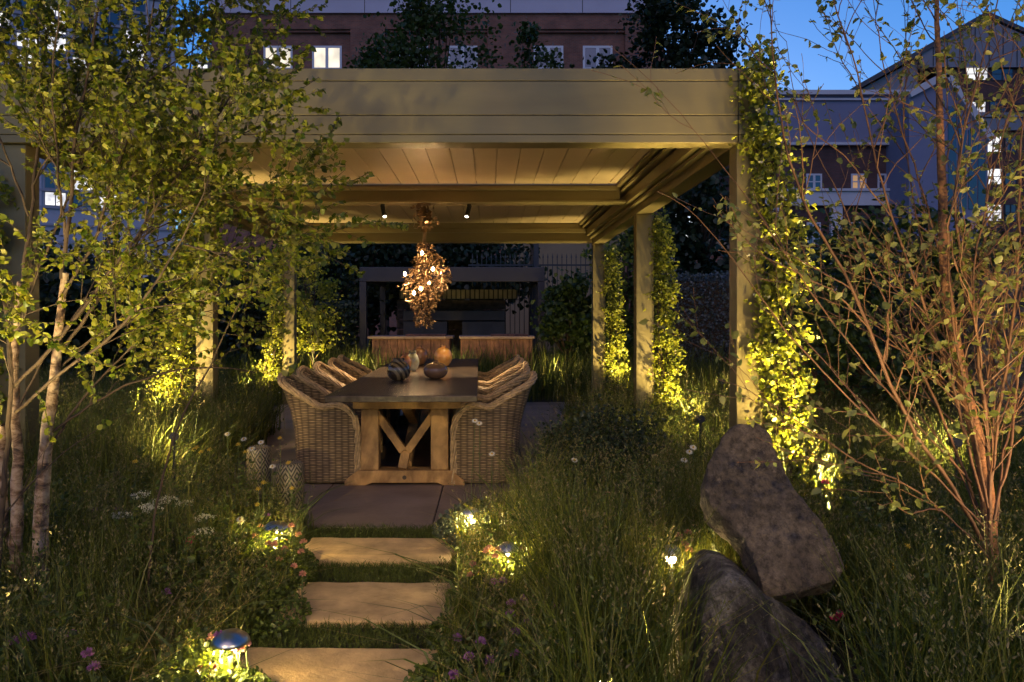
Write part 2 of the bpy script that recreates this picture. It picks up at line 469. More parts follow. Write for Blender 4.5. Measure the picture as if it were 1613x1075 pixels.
# ------------------------------------------------------------------ lights helper
def spot(name, loc, target, watts, col=WARM2, deg=60, blend=.6, size=.03, parent=None):
    l = bpy.data.lights.new(name, 'SPOT'); l.energy = watts; l.color = col
    l.spot_size = math.radians(deg); l.spot_blend = blend; l.shadow_soft_size = size
    o = bpy.data.objects.new(name, l); COL.objects.link(o)
    d = Vector(target)-Vector(loc)
    o.rotation_mode = 'QUATERNION'
    o.rotation_quaternion = d.to_track_quat('-Z', 'Y')
    o.location = Vector(loc)-(parent.location if parent else Vector((0, 0, 0)))
    if parent: o.parent = parent
    return o

def point(name, loc, watts, col=WARM, size=.02, parent=None):
    l = bpy.data.lights.new(name, 'POINT'); l.energy = watts; l.color = col; l.shadow_soft_size = size
    o = bpy.data.objects.new(name, l); COL.objects.link(o)
    o.location = Vector(loc)-(parent.location if parent else Vector((0, 0, 0)))
    if parent: o.parent = parent
    return o

# ------------------------------------------------------------------ ground, patio, steps
g = MB(); g.add([(-900, -60, -.02), (900, -60, -.02), (900, 1500, -.02), (-900, 1500, -.02)], [(0, 1, 2, 3)])
tag(g.build('ground', M_soil), kind='structure')
b = MB()
PX0, PX1, PY0, PY1 = -3.05, 1.78, 4.68, 11.5
jy = [4.68, 6.05, 7.42, 8.8, 10.15, 11.5]
rs = random.Random(5)
for k in range(5):
    xs = [PX0, -1.9+.4*(k % 2), -.35+.3*(k % 2), .9-.2*(k % 2), PX1]
    if k < 3: xs = [-1.95-.25*k, -1.2, -.35+.3*(k % 2), .30-.2*(k == 0), .86-.46*(k == 0)]
    for i in range(4):
        b.box((xs[i]+.004, jy[k]+.004, -.08), (xs[i+1]-.004, jy[k+1]-.004, rs.uniform(-.0015, .0015)))
tag(b.build('patio', M_patio, bevel=.004), kind='structure')
b = MB(); b.add([(PX0, PY0, -.012), (PX1, PY0, -.012), (PX1, PY1, -.012), (PX0, PY1, -.012)], [(0, 1, 2, 3)])
tag(b.build('patio_bed', M_soil), kind='structure')
steps = [(4.00, 4.44, -1.04, -.19), (3.22, 3.70, -.92, -.17), (2.42, 2.97, -.95, -.15)]
slabs = ['worn sandstone stepping slab nearest the patio', 'brightly lit sandstone stepping slab in the middle of the path',
         'nearest sandstone stepping slab at the bottom edge of the photo']
for (y0, y1, x0, x1), lb in zip(steps, slabs):
    t = MB()
    cr_ = [(x0, y0+.01), (x1-.01, y0), (x1, y1-.01), (x0+.012, y1)]; pts = []
    for q in range(4):
        (ax0, ay0), (ax1, ay1) = cr_[q], cr_[(q+1) % 4]
        for w_ in range(16):
            u_ = w_/16; xx_ = ax0+(ax1-ax0)*u_; yy_ = ay0+(ay1-ay0)*u_
            e_ = mnoise.noise(Vector((xx_*9, yy_*9, 1)))*.012+mnoise.noise(Vector((xx_*30, yy_*30, 2)))*.005
            pts.append((xx_+(e_ if q in (1, 3) else 0), yy_+(e_ if q in (0, 2) else 0)))
    t.prism([(x, y, -.06) for x, y in pts], (0, 0, .07))
    o = t.build('stepping_stone', M_step, bevel=.008)
    tag(o, lb, 'paving slab', 'stepping stones set in turf')

# ------------------------------------------------------------------ pergola
IX0, IX1 = -2.86, 1.53          # inner faces of the post rows
OX0, OX1 = -3.02, 1.69
YF, YM, YB = 4.70, 7.90, 11.20
ZB, ZC, ZT = 2.36, 2.665, 2.82
pg = thing('pergola', 'large olive metal pergola with louvred roof over the dining table', 'pergola', (-.66, 8, 0))
def pb(mb, name, mat=M_olive, bevel=.004):
    o = mb.build(name, mat, pg, bevel=bevel); o.location = (.66, -8, 0); return o
for (x0, x1, s) in ((OX0, IX0, 1), (IX1, OX1, -1)):
    for y in (YF, YM, YB):
        m = MB()
        m.box((x0, y, 0), (x1, y+.15, ZB-.002))
        # guide channels running up the post on its outer side
        xo = x0-.03 if s == 1 else x1
        m.box((xo, y+.03, 0), (xo+.028, y+.055, ZB-.002)); m.box((xo, y+.095, 0), (xo+.028, y+.12, ZB-.002))
        m.box((x0-.01, y-.012, 0), (x1+.01, y+.162, .012))
        pb(m, 'post')
# front fascia in panels with fine open seams
zs = [ZB, 2.412, 2.53, 2.74, ZT]
m = MB()
for a, c in zip(zs[:-1], zs[1:]):
    m.box((OX0+.002, YF-.03, a+.002), (IX1-.002, YF+.13, c-.002))
m.box((OX0+.02, YF-.018, ZB+.01), (IX1-.02, YF+.12, ZT-.01))
pb(m, 'front_beam', M_olive, .003)
m = MB()
for a, c in zip(zs[:-1], zs[1:]):
    m.box((IX1+.003, YF-.03, a+.002), (OX1+.005, YF+.16, c-.002))
pb(m, 'corner_cap', M_olive, .003)
# side beams with stepped inner ledges
for s, xi, xo in ((1, IX0, OX0), (-1, IX1, OX1)):
    m = MB()
    m.box((xi, YF+.17, ZB), (xo, YB+.15, ZT))
    m.box((xi+s*.001, YF+.17, ZB+.075), (xi+s*.055, YB-.005, ZB+.105))
    m.box((xi+s*.001, YF+.17, ZB+.115), (xi+s*.10, YB-.005, ZB+.215))
    m.box((xi+s*.001, YF+.17, ZB+.235), (xi+s*.16, YB-.005, ZB+.255))
    m.box((xi+s*.001, YF+.17, ZB+.275), (xi+s*.21, YB-.005, ZB+.30))
    pb(m, 'side_beam')
m = MB()
m.box((IX0+.17, YM, 2.50), (IX1-.17, YM+.16, ZC-.002)); m.box((IX0+.11, YM-.03, 2.475), (IX1-.11, YM+.19, 2.497)); m.box((IX0+.2, YM-.035, 2.60), (IX1-.2, YM-.002, 2.64))
pb(m, 'middle_beam')
m = MB()
m.box((IX0+.002, YB, ZB+.02), (IX1-.002, YB+.15, ZT)); m.box((IX0+.002, YB-.04, ZB+.16), (IX1-.002, YB-.002, ZB+.22)); m.box((IX0+.06, YB-.025, ZB+.03), (IX1-.06, YB-.002, ZB+.05))
pb(m, 'back_beam')
for y0, y1 in ((YF+.13, YM-.01), (YM+.17, YB-.004)):
    m = MB(); x = IX0+.20; w = .195
    while x < IX1-.19:
        x2 = min(x+w-.006, IX1-.19)
        m.box((x, y0, ZC+.002), (x2, y1, ZC+.03))
        x += w
    m.box((IX0+.19, y0, ZC+.032), (IX1-.185, y1, ZC+.045))
    pb(m, 'louvre_panel', M_louvre, .002)

# ceiling spotlights on the middle beam
for px, py, tgt, lb in ((603, 322, (-1.05, 7.6, .75), 'black ceiling spotlight left of the leaf chandelier'),
                        (739, 316, (-.25, 7.6, .75), 'black ceiling spotlight right of the leaf chandelier')):
    c = P(px, py, YM+.08)
    top = Vector((c.x, YM+.08, 2.472))
    t = thing('ceiling_spotlight', lb, 'spotlight', top, 0, 'spotlights on the pergola beam')
    mb_ = MB(); mb_.tube([(0, 0, 0), (0, 0, -.03)], .022, 12); mb_.build('mount', M_dark, t, smooth=False)
    d = (Vector(tgt)-top).normalized(); d = (d+Vector((.35*(1 if px < 700 else -1), -.45, 0))*.6).normalized()
    a = Vector((0, 0, -.032)); e = a+d*.12
    m = MB(); m.tube([a-d*.02, e], .024, 14); m.build('barrel', M_dark, t)
    m = MB(); m.tube([e, e+d*.003], .018, 14); m.build('lens', M_glow, t)
    spot('ceiling_spot_light', top+e+d*.01, tgt, 70, (1, .72, .40), 52, .5, .02, t)

# ------------------------------------------------------------------ leaf chandelier
cc = Vector(((668-VX)*7.98/F, 7.98, 2.474))
ch = thing('leaf_chandelier', 'chandelier of crowded bronze leaves with glowing bulbs hanging over the table', 'chandelier', cc)
rng = np.random.default_rng(11)
m = MB(); m.lathe([(.02, -.02), (.07, -.015), (.075, 0)], 20); m.build('ceiling_plate', M_bronze, ch)
stem = [np.array([[.0, 0, -.01], [.01, .01, -.2], [-.005, 0, -.42], [0, .01, -.7], [.01, 0, -1.1]])+np.array([dx, dy, 0]) for dx, dy in ((0, 0), (.012, .006), (-.01, .008))]
V, Q = tube_np(stem, [np.array([.008, .009, .008, .006, .004])]*3, 6); np_mesh('stem', V, Q, M_bronze, ch, True)
pts = rng.normal(size=(90, 3))*[.06, .06, .09]+[-.01, 0, -.13]
pts = pts[pts[:, 2] < -.02]
V, Q = leaves_np(pts, rng.normal(size=pts.shape)+[0, 0, -.6], rng.uniform(.04, .075, len(pts)), rng); np_mesh('upper_leaves', V, Q, M_bronze, ch)
bulbs = [P(638, 432, 7.72), P(663, 455, 7.72), P(652, 462, 7.80), P(682, 424, 7.78), P(665, 399, 7.85), P(693, 430, 8.0), P(676, 446, 8.15)]
def prof(z):  # cluster radius against drop below the beam
    k = [(-.38, .03), (-.48, .08), (-.6, .15), (-.74, .22), (-.86, .24), (-.95, .19), (-1.08, .11), (-1.30, .08)]
    return np.interp(-z, [-a for a, _ in k], [b_ for _, b_ in k])
zz = rng.uniform(-1.28, -.40, 1500); zz = np.where(rng.random(1500) < .45, rng.normal(-.80, .13, 1500), zz)
rr = .86*prof(zz)*np.sqrt(rng.uniform(.02, 1.3, 1500)); aa = rng.uniform(0, 2*PI, 1500); rr = rr*(1+.25*np.sin(3*aa+zz*9))
cxo = np.interp(-zz, [.4, .8, 1.0, 1.3], [.0, .06, .0, .0])
pts = np.stack([cxo+rr*np.cos(aa), rr*np.sin(aa)*.9, zz], 1)
keep = np.ones(len(pts), bool)
for q in bulbs[:5]:
    l = np.array(q-cc); keep &= ~((np.abs(pts[:, 0]-l[0]) < .035) & (np.abs(pts[:, 2]-l[2]) < .035) & (pts[:, 1] < l[1]+.02))
pts = pts[keep]
d = np.stack([np.cos(aa[keep]), np.sin(aa[keep]), np.full(keep.sum(), -.5)], 1)+rng.normal(size=(keep.sum(), 3))*.6
V, Q = leaves_np(pts, d, rng.uniform(.022, .058, len(pts)), rng, LEAF_LONG*[1, 1.2, 2.0]); np_mesh('leaf_cluster', V, Q, M_bronze, ch)
m = MB()
for q in bulbs:
    l = q-cc; m.tube([(0, 0, max(-.4, l.z+.15)), (l.x*.5, l.y*.5, l.z+.02), (l.x, l.y, l.z-.02)], .004, 5)
m.build('branches', M_bronze, ch)
for q in bulbs:
    l = q-cc
    bm_ = MB(); bm_.lathe([(.002, -.018), (.012, -.010), (.015, 0), (.012, .010), (.006, .02)], 10, l)
    bm_.build('bulb', M_bulb, ch, smooth=True)
    point('bulb_light', q, 5.0, (1, .60, .28), .016, ch)

# ------------------------------------------------------------------ dining table
tb = thing('dining_table', 'long dark topped dining table on weathered oak trestles', 'table', (-.604, 5.24, 0), .0125)
TL = 4.58
m = MB(); m.box((-.525, 0, .705), (.525, TL, .75)); m.build('tabletop', M_table, tb, bevel=.006)
m = MB(); m.box((-.40, .42, .612), (.40, .46, .703)); m.box((-.40, TL-.46, .612), (.40, TL-.42, .703))
m.box((-.40, .462, .63), (-.36, TL-.462, .703)); m.box((.36, .462, .63), (.40, TL-.462, .703))
m.build('apron', M_oak, tb)
for y0 in (.61, TL-.75):
    y1 = y0+.13; cx = -.035
    t = MB(); t.box((cx-.335, y0, .117), (cx-.20, y1, .585)); t.build('leg', M_oak, tb, bevel=.006)
    t = MB(); t.box((cx+.20, y0, .117), (cx+.335, y1, .585)); t.build('leg', M_oak, tb, bevel=.006)
    t = MB(); t.prism([(cx-.34, y0-.01, .587), (cx+.34, y0-.01, .587), (cx+.40, y0-.01, .611), (cx-.40, y0-.01, .611)], (0, .15, 0)); t.build('top_rail', M_oak, tb, bevel=.003)
    t = MB()
    t.prism([(cx-.46, y0-.012, 0), (cx-.30, y0-.012, 0), (cx-.25, y0-.012, .02), (cx+.25, y0-.012, .02), (cx+.30, y0-.012, 0), (cx+.46, y0-.012, 0), (cx+.46, y0-.012, .035), (cx+.36, y0-.012, .115), (cx-.36, y0-.012, .115), (cx-.46, y0-.012, .035)], (0, .154, 0))
    f_ = t.build('foot', M_oak, tb, bevel=.005)
    if y0 < 1:
        t = MB(); t.tube([(cx, y0-.018, .062), (cx, y0-.011, .062)], .016, 12); t.build('peg', M_greywood, f_)
    for s in (-1, 1):
        t = MB(); yy = y0+.065
        t.beam((cx+s*.235, yy, .565), (cx+s*.018, yy, .255), .06, .06, up=(0, 1, 0)); t.build('brace', M_oak, tb, bevel=.004)
    t = MB(); t.beam((cx, y0+.09, .24), (cx-.02, y0+.02, .118), .07, .07, up=(0, 1, 0)); t.build('stub_brace', M_oak, tb, bevel=.004)
for a, c in (((-.035, .75, .13), (-.035, 2.29, .60)), ((-.035, .75, .60), (-.035, 2.29, .13)), ((-.035, TL-.76, .13), (-.035, 2.30, .60)), ((-.035, TL-.76, .60), (-.035, 2.30, .13))):
    t = MB(); t.beam(a, c, .08, .07); t.build('long_brace', M_oak, tb, bevel=.004)

# ------------------------------------------------------------------ vases
def mat_gloss(name, c0, c1, sc=6, rough=.12, wave=None):
    m, nt, b_ = new_mat(name)
    tc = N(nt, 'ShaderNodeTexCoord')
    if wave:
        no = N(nt, 'ShaderNodeTexWave', Scale=wave, Distortion=1.5, Detail=1.0); no.bands_direction = 'DIAGONAL'
    else:
        no = N(nt, 'ShaderNodeTexNoise', Scale=sc, Detail=4.0)
    nt.links.new(tc.outputs['Object'], no.inputs['Vector'])
    r = ramp(nt, [c0, c1], [.35, .65]); nt.links.new(no.outputs['Fac'], r.inputs[0]); nt.links.new(r.outputs[0], b_.inputs['Base Color'])
    b_.inputs['Roughness'].default_value = rough; b_.inputs['Coat Weight'].default_value = .6; b_.inputs['Coat Roughness'].default_value = .05
    return m
def vase(px, ybase, r, h, mat, label, neck=.3, belly=.48, ribs=0, group='vases on the dining table'):
    D = .55*F/(ybase-VY); c = P(px, ybase, D); c.z = .7505
    n = 48; mm = MB(); prof_ = []
    for k in range(22):
        t = k/21
        rr_ = r*math.sqrt(max(0, 1-((t-.45)/(.47 if t > .45 else .49))**2))
        if t > .45: rr_ = max(rr_, r*neck*(1+.18*max(0, (t-.9)/.1)))
        prof_.append((rr_, h*t))
    prof_[0] = (r*.35, 0)
    mm.lathe(prof_, n)
    if ribs:
        mm.v = [(x*(1+.03*math.cos(ribs*math.atan2(y, x))), y*(1+.03*math.cos(ribs*math.atan2(y, x))), z) for x, y, z in mm.v]
    mm.lathe([(r*neck*1.0, h), (r*neck*.55, h-.012)], n)
    o = mm.build('vase', mat, smooth=True, loc=c)
    tag(o, label, 'vase', group)
vase(628, 600, .100, .19, mat_gloss('smoked_glass', (.035, .026, .018), (.16, .12, .07), wave=9), 'dark swirl-striped glass vase nearest the left of the table', .45)
vase(686, 597, .108, .16, mat_gloss('brown_glass', (.17, .085, .045), (.24, .13, .07), 2, .08), 'squat shiny brown bubble vase in front of the orange one', .16)
vase(698, 578, .100, .235, mat_gloss('orange_glaze', (.62, .26, .05), (.78, .40, .10), 20, .25), 'round glowing orange vase with a small neck', .26)
vase(661, 575, .090, .215, mat_gloss('ribbed_brown', (.26, .11, .045), (.36, .17, .07), 9, .25), 'ribbed brown round vase at the back of the group', .25, ribs=22)
vase(650, 585, .066, .205, mat_gloss('pale_olive_glaze', (.16, .15, .08), (.62, .60, .44), 7, .1), 'pale olive glazed vase between the dark and ribbed vases', .5)
vase(638, 587, .060, .19, mat_gloss('amber_glass', (.20, .08, .03), (.42, .20, .08), 7, .1), 'amber brown vase half hidden behind the dark striped one', .5)

# ------------------------------------------------------------------ wicker chairs
def make_chair():
    root = thing('wicker_armchair', 'x', 'armchair')
    hw, fx, bx, cr = .28, .25, -.25, .17
    pts = []
    for k in range(18): pts.append((fx-(fx-(bx+cr))*k/18, hw))
    for k in range(14):
        a = PI/2*k/14; pts.append((bx+cr-cr*math.sin(a), hw-cr+cr*math.cos(a)))
    for k in range(17): pts.append((bx, hw-cr-2*(hw-cr)*k/16))
    right = [(x, -y) for x, y in pts[:32]][::-1]
    pts = pts+right
    pts = np.array(pts)
    ds = np.r_[0, np.cumsum(np.linalg.norm(np.diff(pts, axis=0), axis=1))]; L = ds[-1]
    sfr = np.minimum(ds, L-ds)
    hf = .42+.185*np.sqrt(np.clip(1-(1-np.clip(sfr/.17, 0, 1))**2, 0, 1))
    t = np.clip((sfr-.24)/(.62-.24), 0, 1); t = t*t*(3-2*t)
    dip = -.018*np.exp(-((sfr-.27)/.08)**2)
    cen = np.clip((sfr-.5)/(L/2-.5), 0, 1)
    hz = hf+dip+.185*t+.03*cen**2*(3-2*cen)
    # outward normals
    T = np.gradient(pts, axis=0); T /= np.linalg.norm(T, axis=1)[:, None]
    nrm = np.stack([T[:, 1], -T[:, 0]], 1)
    if (nrm[25]@(pts[25]-np.array([0, 0]))) < 0: nrm = -nrm
    def surf(v, off=0):
        z = hz*v
        back = np.clip((sfr-.22)/.3, 0, 1)
        fl = .115*np.clip((z-.38)/.43, 0, 1)**1.4*back + .012*np.clip((z-.1)/.5, 0, 1)-.012*np.clip(1-z/.35, 0, 1)
        o = fl+off
        return np.stack([pts[:, 0]+nrm[:, 0]*o, pts[:, 1]+nrm[:, 1]*o, z], 1)
    nv = 26; grid = [surf(k/nv) for k in range(nv+1)]
    V = np.concatenate(grid); n = len(pts)
    i = np.arange(nv)[:, None]*n; j = np.arange(n-1)[None]
    Q = np.stack([i+j, i+j+1, i+n+j+1, i+n+j], -1).reshape(-1, 4)
    uv = np.concatenate([np.stack([ds, g_[:, 2]], 1) for g_ in grid])
    o = np_mesh('shell', V, Q, M_wick, root, True, uv=uv)
    s = o.modifiers.new('solid', 'SOLIDIFY'); s.thickness = .018; s.offset = 0
    rim = surf(1.0)
    front = np.array([[fx, hw, z] for z in np.linspace(.0, .41, 8)]); front2 = front[::-1]*[1, -1, 1]
    path = np.concatenate([front, rim, front2])
    path[:, 0] += np.where((path[:, 2] < .42), .004, 0)
    # resample
    dd = np.r_[0, np.cumsum(np.linalg.norm(np.diff(path, axis=0), axis=1))]
    ss = np.linspace(0, dd[-1], 190); path = np.stack([np.interp(ss, dd, path[:, c]) for c in range(3)], 1)
    T = np.gradient(path, axis=0); T /= np.linalg.norm(T, axis=1)[:, None]
    A = np.cross(T, [0.0, 0.0, 1.0]); bad = np.linalg.norm(A, axis=1) < .25; A[bad] = np.cross(T[bad], [1.0, 0, 0])
    # out direction from centre
    out = path*[1, 1, 0]; out /= np.linalg.norm(out, axis=1)[:, None]+1e-9
    A = out-(out*T).sum(1)[:, None]*T; A /= np.linalg.norm(A, axis=1)[:, None]+1e-9
    B = np.cross(T, A)
    lines = []
    for k in range(6):
        ph = 2*PI*k/6+ss*9
        rr_ = .0175
        lines.append(path+A*(rr_*np.cos(ph))[:, None]*1.25+B*(rr_*np.sin(ph))[:, None])
    V, Q = tube_np(lines, [np.full(190, .0098)]*6, 6)
    np_mesh('rim', V, Q, M_cane, root, True)
    # seat and woven front panel
    sm = MB(); sm.box((-.20, -.255, .385), (.245, .255, .42)); sm.build('seat', M_seat, root, bevel=.012)
    vv = np.array([[.245, -.265, .0], [.245, .265, .0], [.245, .265, .40], [.245, -.265, .40]])
    fp = np_mesh('front_panel', vv, np.array([[0, 1, 2, 3]]), M_wick, root, uv=vv[:, 1:])
    s = fp.modifiers.new('solid', 'SOLIDIFY'); s.thickness = .016; s.offset = 0
    return root
chair = make_chair()
ords = ['nearest', 'second', 'third', 'fourth', 'farthest']
first = True
rs = random.Random(3)
for side in (0, 1):
    for k in range(5):
        c = chair if first else copy_tree(chair)
        first = False
        y = 6.15+.66*k
        if side == 0: x, rz = -1.27-.0125*(y-6.15), .0125
        else: x, rz = -.02-.0125*(y-6.15), PI+.0125
        if k: x += rs.uniform(-.02, .02); rz += rs.uniform(-.05, .05)
        c.location = (x, y, .012); c.rotation_euler = (0, 0, rz)
        c['label'] = '%s high backed wicker armchair on the %s side of the dining table' % (ords[k], 'left' if side == 0 else 'right')
        c['group'] = 'wicker armchairs round the dining table'

# ------------------------------------------------------------------ patterned drum at the patio corner
M_pat, nt, b_ = new_mat('geometric_glaze')
uvn = N(nt, 'ShaderNodeTexCoord'); sp = N(nt, 'ShaderNodeSeparateXYZ'); nt.links.new(uvn.outputs['UV'], sp.inputs[0])
def MM(op, a, bb=None, nt=nt):
    n = N(nt, 'ShaderNodeMath', _operation=op)
    for i, x in enumerate([a, bb]):
        if x is None: continue
        if isinstance(x, (int, float)): n.inputs[i].default_value = x
        else: nt.links.new(x, n.inputs[i])
    return n.outputs[0]
tri = MM('PINGPONG', sp.outputs[0], .036)           # zigzag across
tri2 = MM('PINGPONG', sp.outputs[1], .075)
w = MM('ADD', tri, MM('MULTIPLY', tri2, .62))
st = MM('SINE', MM('MULTIPLY', w, 2*PI/.021))
r = ramp(nt, [(.015, .013, .010), (.19, .155, .11)], [.44, .52]); nt.links.new(MM('ADD', MM('MULTIPLY', st, .5), .5), r.inputs[0])
nt.links.new(r.outputs[0], b_.inputs['Base Color']); b_.inputs['Roughness'].default_value = .5
def drum(px, D, r_, h, label):
    n = 40; prof_ = [(r_*.9, 0), (r_, .02), (r_, h*.5), (r_, h-.05), (r_*.93, h-.015), (r_*.75, h), (r_*.7, h-.004), (r_*.01, h-.006)]
    V = []; U = []; Q = []
    for k, (a, z) in enumerate(prof_):
        for i in range(n+1):
            t = 2*PI*i/n; V.append((a*math.cos(t), a*math.sin(t), z)); U.append((r_*t, z+max(0, r_-a)*(.6 if k > 3 else 0)))
    for k in range(len(prof_)-1):
        for i in range(n): Q.append((k*(n+1)+i, k*(n+1)+i+1, (k+1)*(n+1)+i+1, (k+1)*(n+1)+i))
    o = np_mesh('patterned_planter', np.array(V), np.array(Q), M_pat, None, True, uv=np.array(U))
    o.location = ((px-VX)*D/F, D, 0.005)
    tag(o, label, 'planter', 'black and white patterned planters')
drum(456, 4.78, .092, .38, 'black and cream zigzag patterned drum standing at the patio corner by the nearest chair')
drum(408, 5.35, .085, .38, 'second zigzag patterned drum, half hidden in grass left of the first')

# ------------------------------------------------------------------ second pavilion with bar counters
D2 = 15.5; s2 = F/D2
def X2(px, D=D2): return (px-VX)*D/F
def Z2(py, D=D2): return H-(py-VY)*D/F
pv = thing('dark_pavilion', 'low charcoal framed garden pavilion behind the dining table', 'pavilion', (X2(712), D2, 0))
def qb(mb, name, mat, parent=pv, bevel=0):
    o = mb.build(name, mat, parent, bevel=bevel); o.location = (-X2(712), -D2, 0) if parent is pv else (0, 0, 0); return o
xa, xb = X2(566), X2(858)
m = MB(); m.box((xa, D2, Z2(444)), (xb, D2+.15, Z2(421))); qb(m, 'front_beam', M_charcoal, bevel=.01)
for x in (xa, xb-.14):
    m = MB(); m.box((x, D2+.003, 0), (x+.14, D2+.147, Z2(444)-.003)); qb(m, 'post', M_charcoal, bevel=.005)
    m = MB(); m.box((x, D2+2.9, 0), (x+.14, D2+3.05, 2.0)); qb(m, 'post', M_charcoal, bevel=.005)
for x in (xa, xb-.14):
    m = MB(); m.box((x, D2+.152, 2.03), (x+.14, D2+3.05, 2.28)); qb(m, 'side_beam', M_charcoal)
m = MB(); m.box((xa+.142, D2+.152, 2.2), (xb-.142, D2+3.05, 2.26)); qb(m, 'roof', M_greywood)
m = MB()
for k in range(7):
    m.box((X2(600), D2+2.7, .04+k*.235), (X2(800), D2+2.76, .265+k*.235))
qb(m, 'board_wall', M_greywood)
m = MB(); m.box((X2(604), D2+2.8, Z2(466)), (X2(822), D2+2.83, Z2(449)))
pale = qb(m, 'clerestory_panel', mat_plain('pale_panel', (.30, .27, .2), .8))
m = MB()
for k in range(26): m.box((X2(604)+k*.112, D2+2.765, Z2(466)), (X2(604)+k*.112+.03, D2+2.795, Z2(449)))
qb(m, 'clerestory_slats', M_dark)
ck = thing('outdoor_fireplace', 'low stepped stone hearth block inside the dark pavilion', 'fireplace', (X2(715), D2+1.9, 0))
M_hearth = mat_plain('hearth_stone', (.12, .10, .085), .8, 0, 3, .15, .2)
for (x0, x1, y0, y1, dy) in ((635, 795, 505, 490, .0), (635, 704, 560, 507, .003), (728, 795, 560, 507, .003)):
    m = MB(); D = D2+1.7+dy; m.box((X2(x0, D), D, max(0, Z2(y0, D))), (X2(x1, D), D+.6, Z2(y1, D)))
    o = m.build('hearth_block', M_hearth, ck, bevel=.01); o.location = (-X2(715), -(D2+1.9), 0)
for (x0, x1, lb, rk) in ((583, 711, 'left cedar clad bar counter in front of the dark pavilion', 1), (723, 842, 'right cedar clad bar counter in front of the dark pavilion', 0)):
    D = 14.2; s = F/D; zt = H-32/s
    c = thing('bar_counter', lb, 'counter', ((x0-VX)/s, D, 0), 0, 'cedar bar counters')
    wd = (x1-x0)/s
    m = MB(); k = 0; x = 0.03
    while x < wd-.05:
        w = .14+.05*((k*37) % 5)/5; w = min(w, wd-.03-x)
        m.box((x, .04+.004*(k % 2), .05), (x+w-.008, .07, zt-.055)); x += w; k += 1
    m.box((.04, .072, .05), (wd-.04, .75, zt-.056))
    m.build('plank_front', M_planks, c)
    m = MB(); m.prism([(-.05 if rk else 0, 0, zt-.05), (wd-.12*rk, -.02, zt-.05), (wd+.02, .12, zt-.05), (wd+.02, .85, zt-.05), (-.03, .85, zt-.05)], (0, 0, .05)); m.build('counter_top', mat_plain('counter_top', (.30, .19, .13), .5, 0, 8, .2), c, bevel=.008)
    m = MB(); m.box((wd*.42, .2, zt+.001), (wd*.92, .7, zt+.03)); m.build('chopping_board', M_planks, c, bevel=.006)

# ------------------------------------------------------------------ trees and plants machinery
def polyline(ctrl, rad, n=26, wig=.0, rng=None):
    """smooth curve through control points"""
    c = np.array([tuple(p) for p in ctrl], float); m = len(c)
    d = np.r_[0, np.cumsum(np.linalg.norm(np.diff(c, axis=0), axis=1))]; t = np.linspace(0, d[-1], n)
    L = np.stack([np.interp(t, d, c[:, k]) for k in range(3)], 1)
    for _ in range(3):
        L[1:-1] = (L[:-2]+2*L[1:-1]+L[2:])/4
    if wig: L[1:] += np.cumsum(rng.normal(size=(n-1, 3))*wig, axis=0)*np.array([.6, 1, .4])
    R = np.interp(t/d[-1], np.linspace(0, 1, len(rad)), rad)
    return L, R

def grow(L, R, rng, out, leaf, level=0, maxlevel=2, t0=.25, dens=3.2, ln=(.25, .7), bias=(0, 0, .5), leafden=26, leaf_from=1):
    """side shoots along polyline L; collects shoots in out and leaf anchors in leaf"""
    seg = np.linalg.norm(np.diff(L, axis=0), axis=1); tot = seg.sum(); s = np.r_[0, np.cumsum(seg)]/tot
    k = rng.poisson(dens*tot*(1-t0))
    for _ in range(k):
        t = rng.uniform(t0, 1); i = min(np.searchsorted(s, t), len(L)-1); i = max(i, 1)
        p = L[i]; T = L[i]-L[i-1]; T /= np.linalg.norm(T)+1e-9
        side = rng.normal(size=3); side -= side@T*T; side /= np.linalg.norm(side)+1e-9
        d = T*.8+side*.75+np.array(bias)*.35; d /= np.linalg.norm(d)
        Ls = rng.uniform(*ln)*(1-.45*t)*(.62**level); n = max(5, int(Ls/.045))
        pts = [p.copy()]
        for q in range(n):
            d = d+rng.normal(size=3)*.10+np.array([0, 0, .025]); d /= np.linalg.norm(d); pts.append(pts[-1]+d*Ls/n)
        r0 = min(R[i]*.6, .0012+.0045*Ls)
        A = np.array(pts); B = np.linspace(r0, .0011, n+1)
        out.append((A, B))
        if level+1 < maxlevel:
            grow(A, B, rng, out, leaf, level+1, maxlevel, .15, dens*1.5, ln, bias, leafden, leaf_from)
        if level+1 >= leaf_from:
            q = rng.poisson(leafden*Ls)
            for _ in range(q):
                tt = rng.uniform(.2, 1)**.8; j = min(int(tt*n), n-1)
                pp = A[j]+(A[j+1]-A[j])*rng.random()
                sd = rng.normal(size=3); dd = (A[j+1]-A[j])/(np.linalg.norm(A[j+1]-A[j])+1e-9)*.5+sd*.6+np.array([0, 0, -.25])
                leaf.append((pp, dd))

def build_tree(name, label, cat_, base, trunks, branches, twigs, leaf, lsize, mt, mb_, ml, rng, group=None, shape=LEAF_ROUND, nsz=(.55, 1.35)):
    root = thing(name, label, cat_, base, 0, group)
    off = np.array(base)
    if trunks:
        V, Q = tube_np([a for a, _ in trunks], [b for _, b in trunks], 12); np_mesh('trunk', V-off, Q, mt, root, True)
    if branches:
        V, Q, _ = cat([tube_np([a for a, _ in branches], [b for _, b in branches], 7), tube_np([a for a, _ in twigs], [b for _, b in twigs], 4)]); np_mesh('branches', V-off, Q, mb_, root, True)
    if leaf:
        Pn = np.array([a for a, _ in leaf]); Dn = np.array([b for _, b in leaf])
        V, Q = leaves_np(Pn, Dn, lsize*rng.uniform(nsz[0], nsz[1], len(Pn)), rng, shape, nrm=np.array([0, -.2, .6])); np_mesh('crown', V-off, Q, ml, root)
    return root

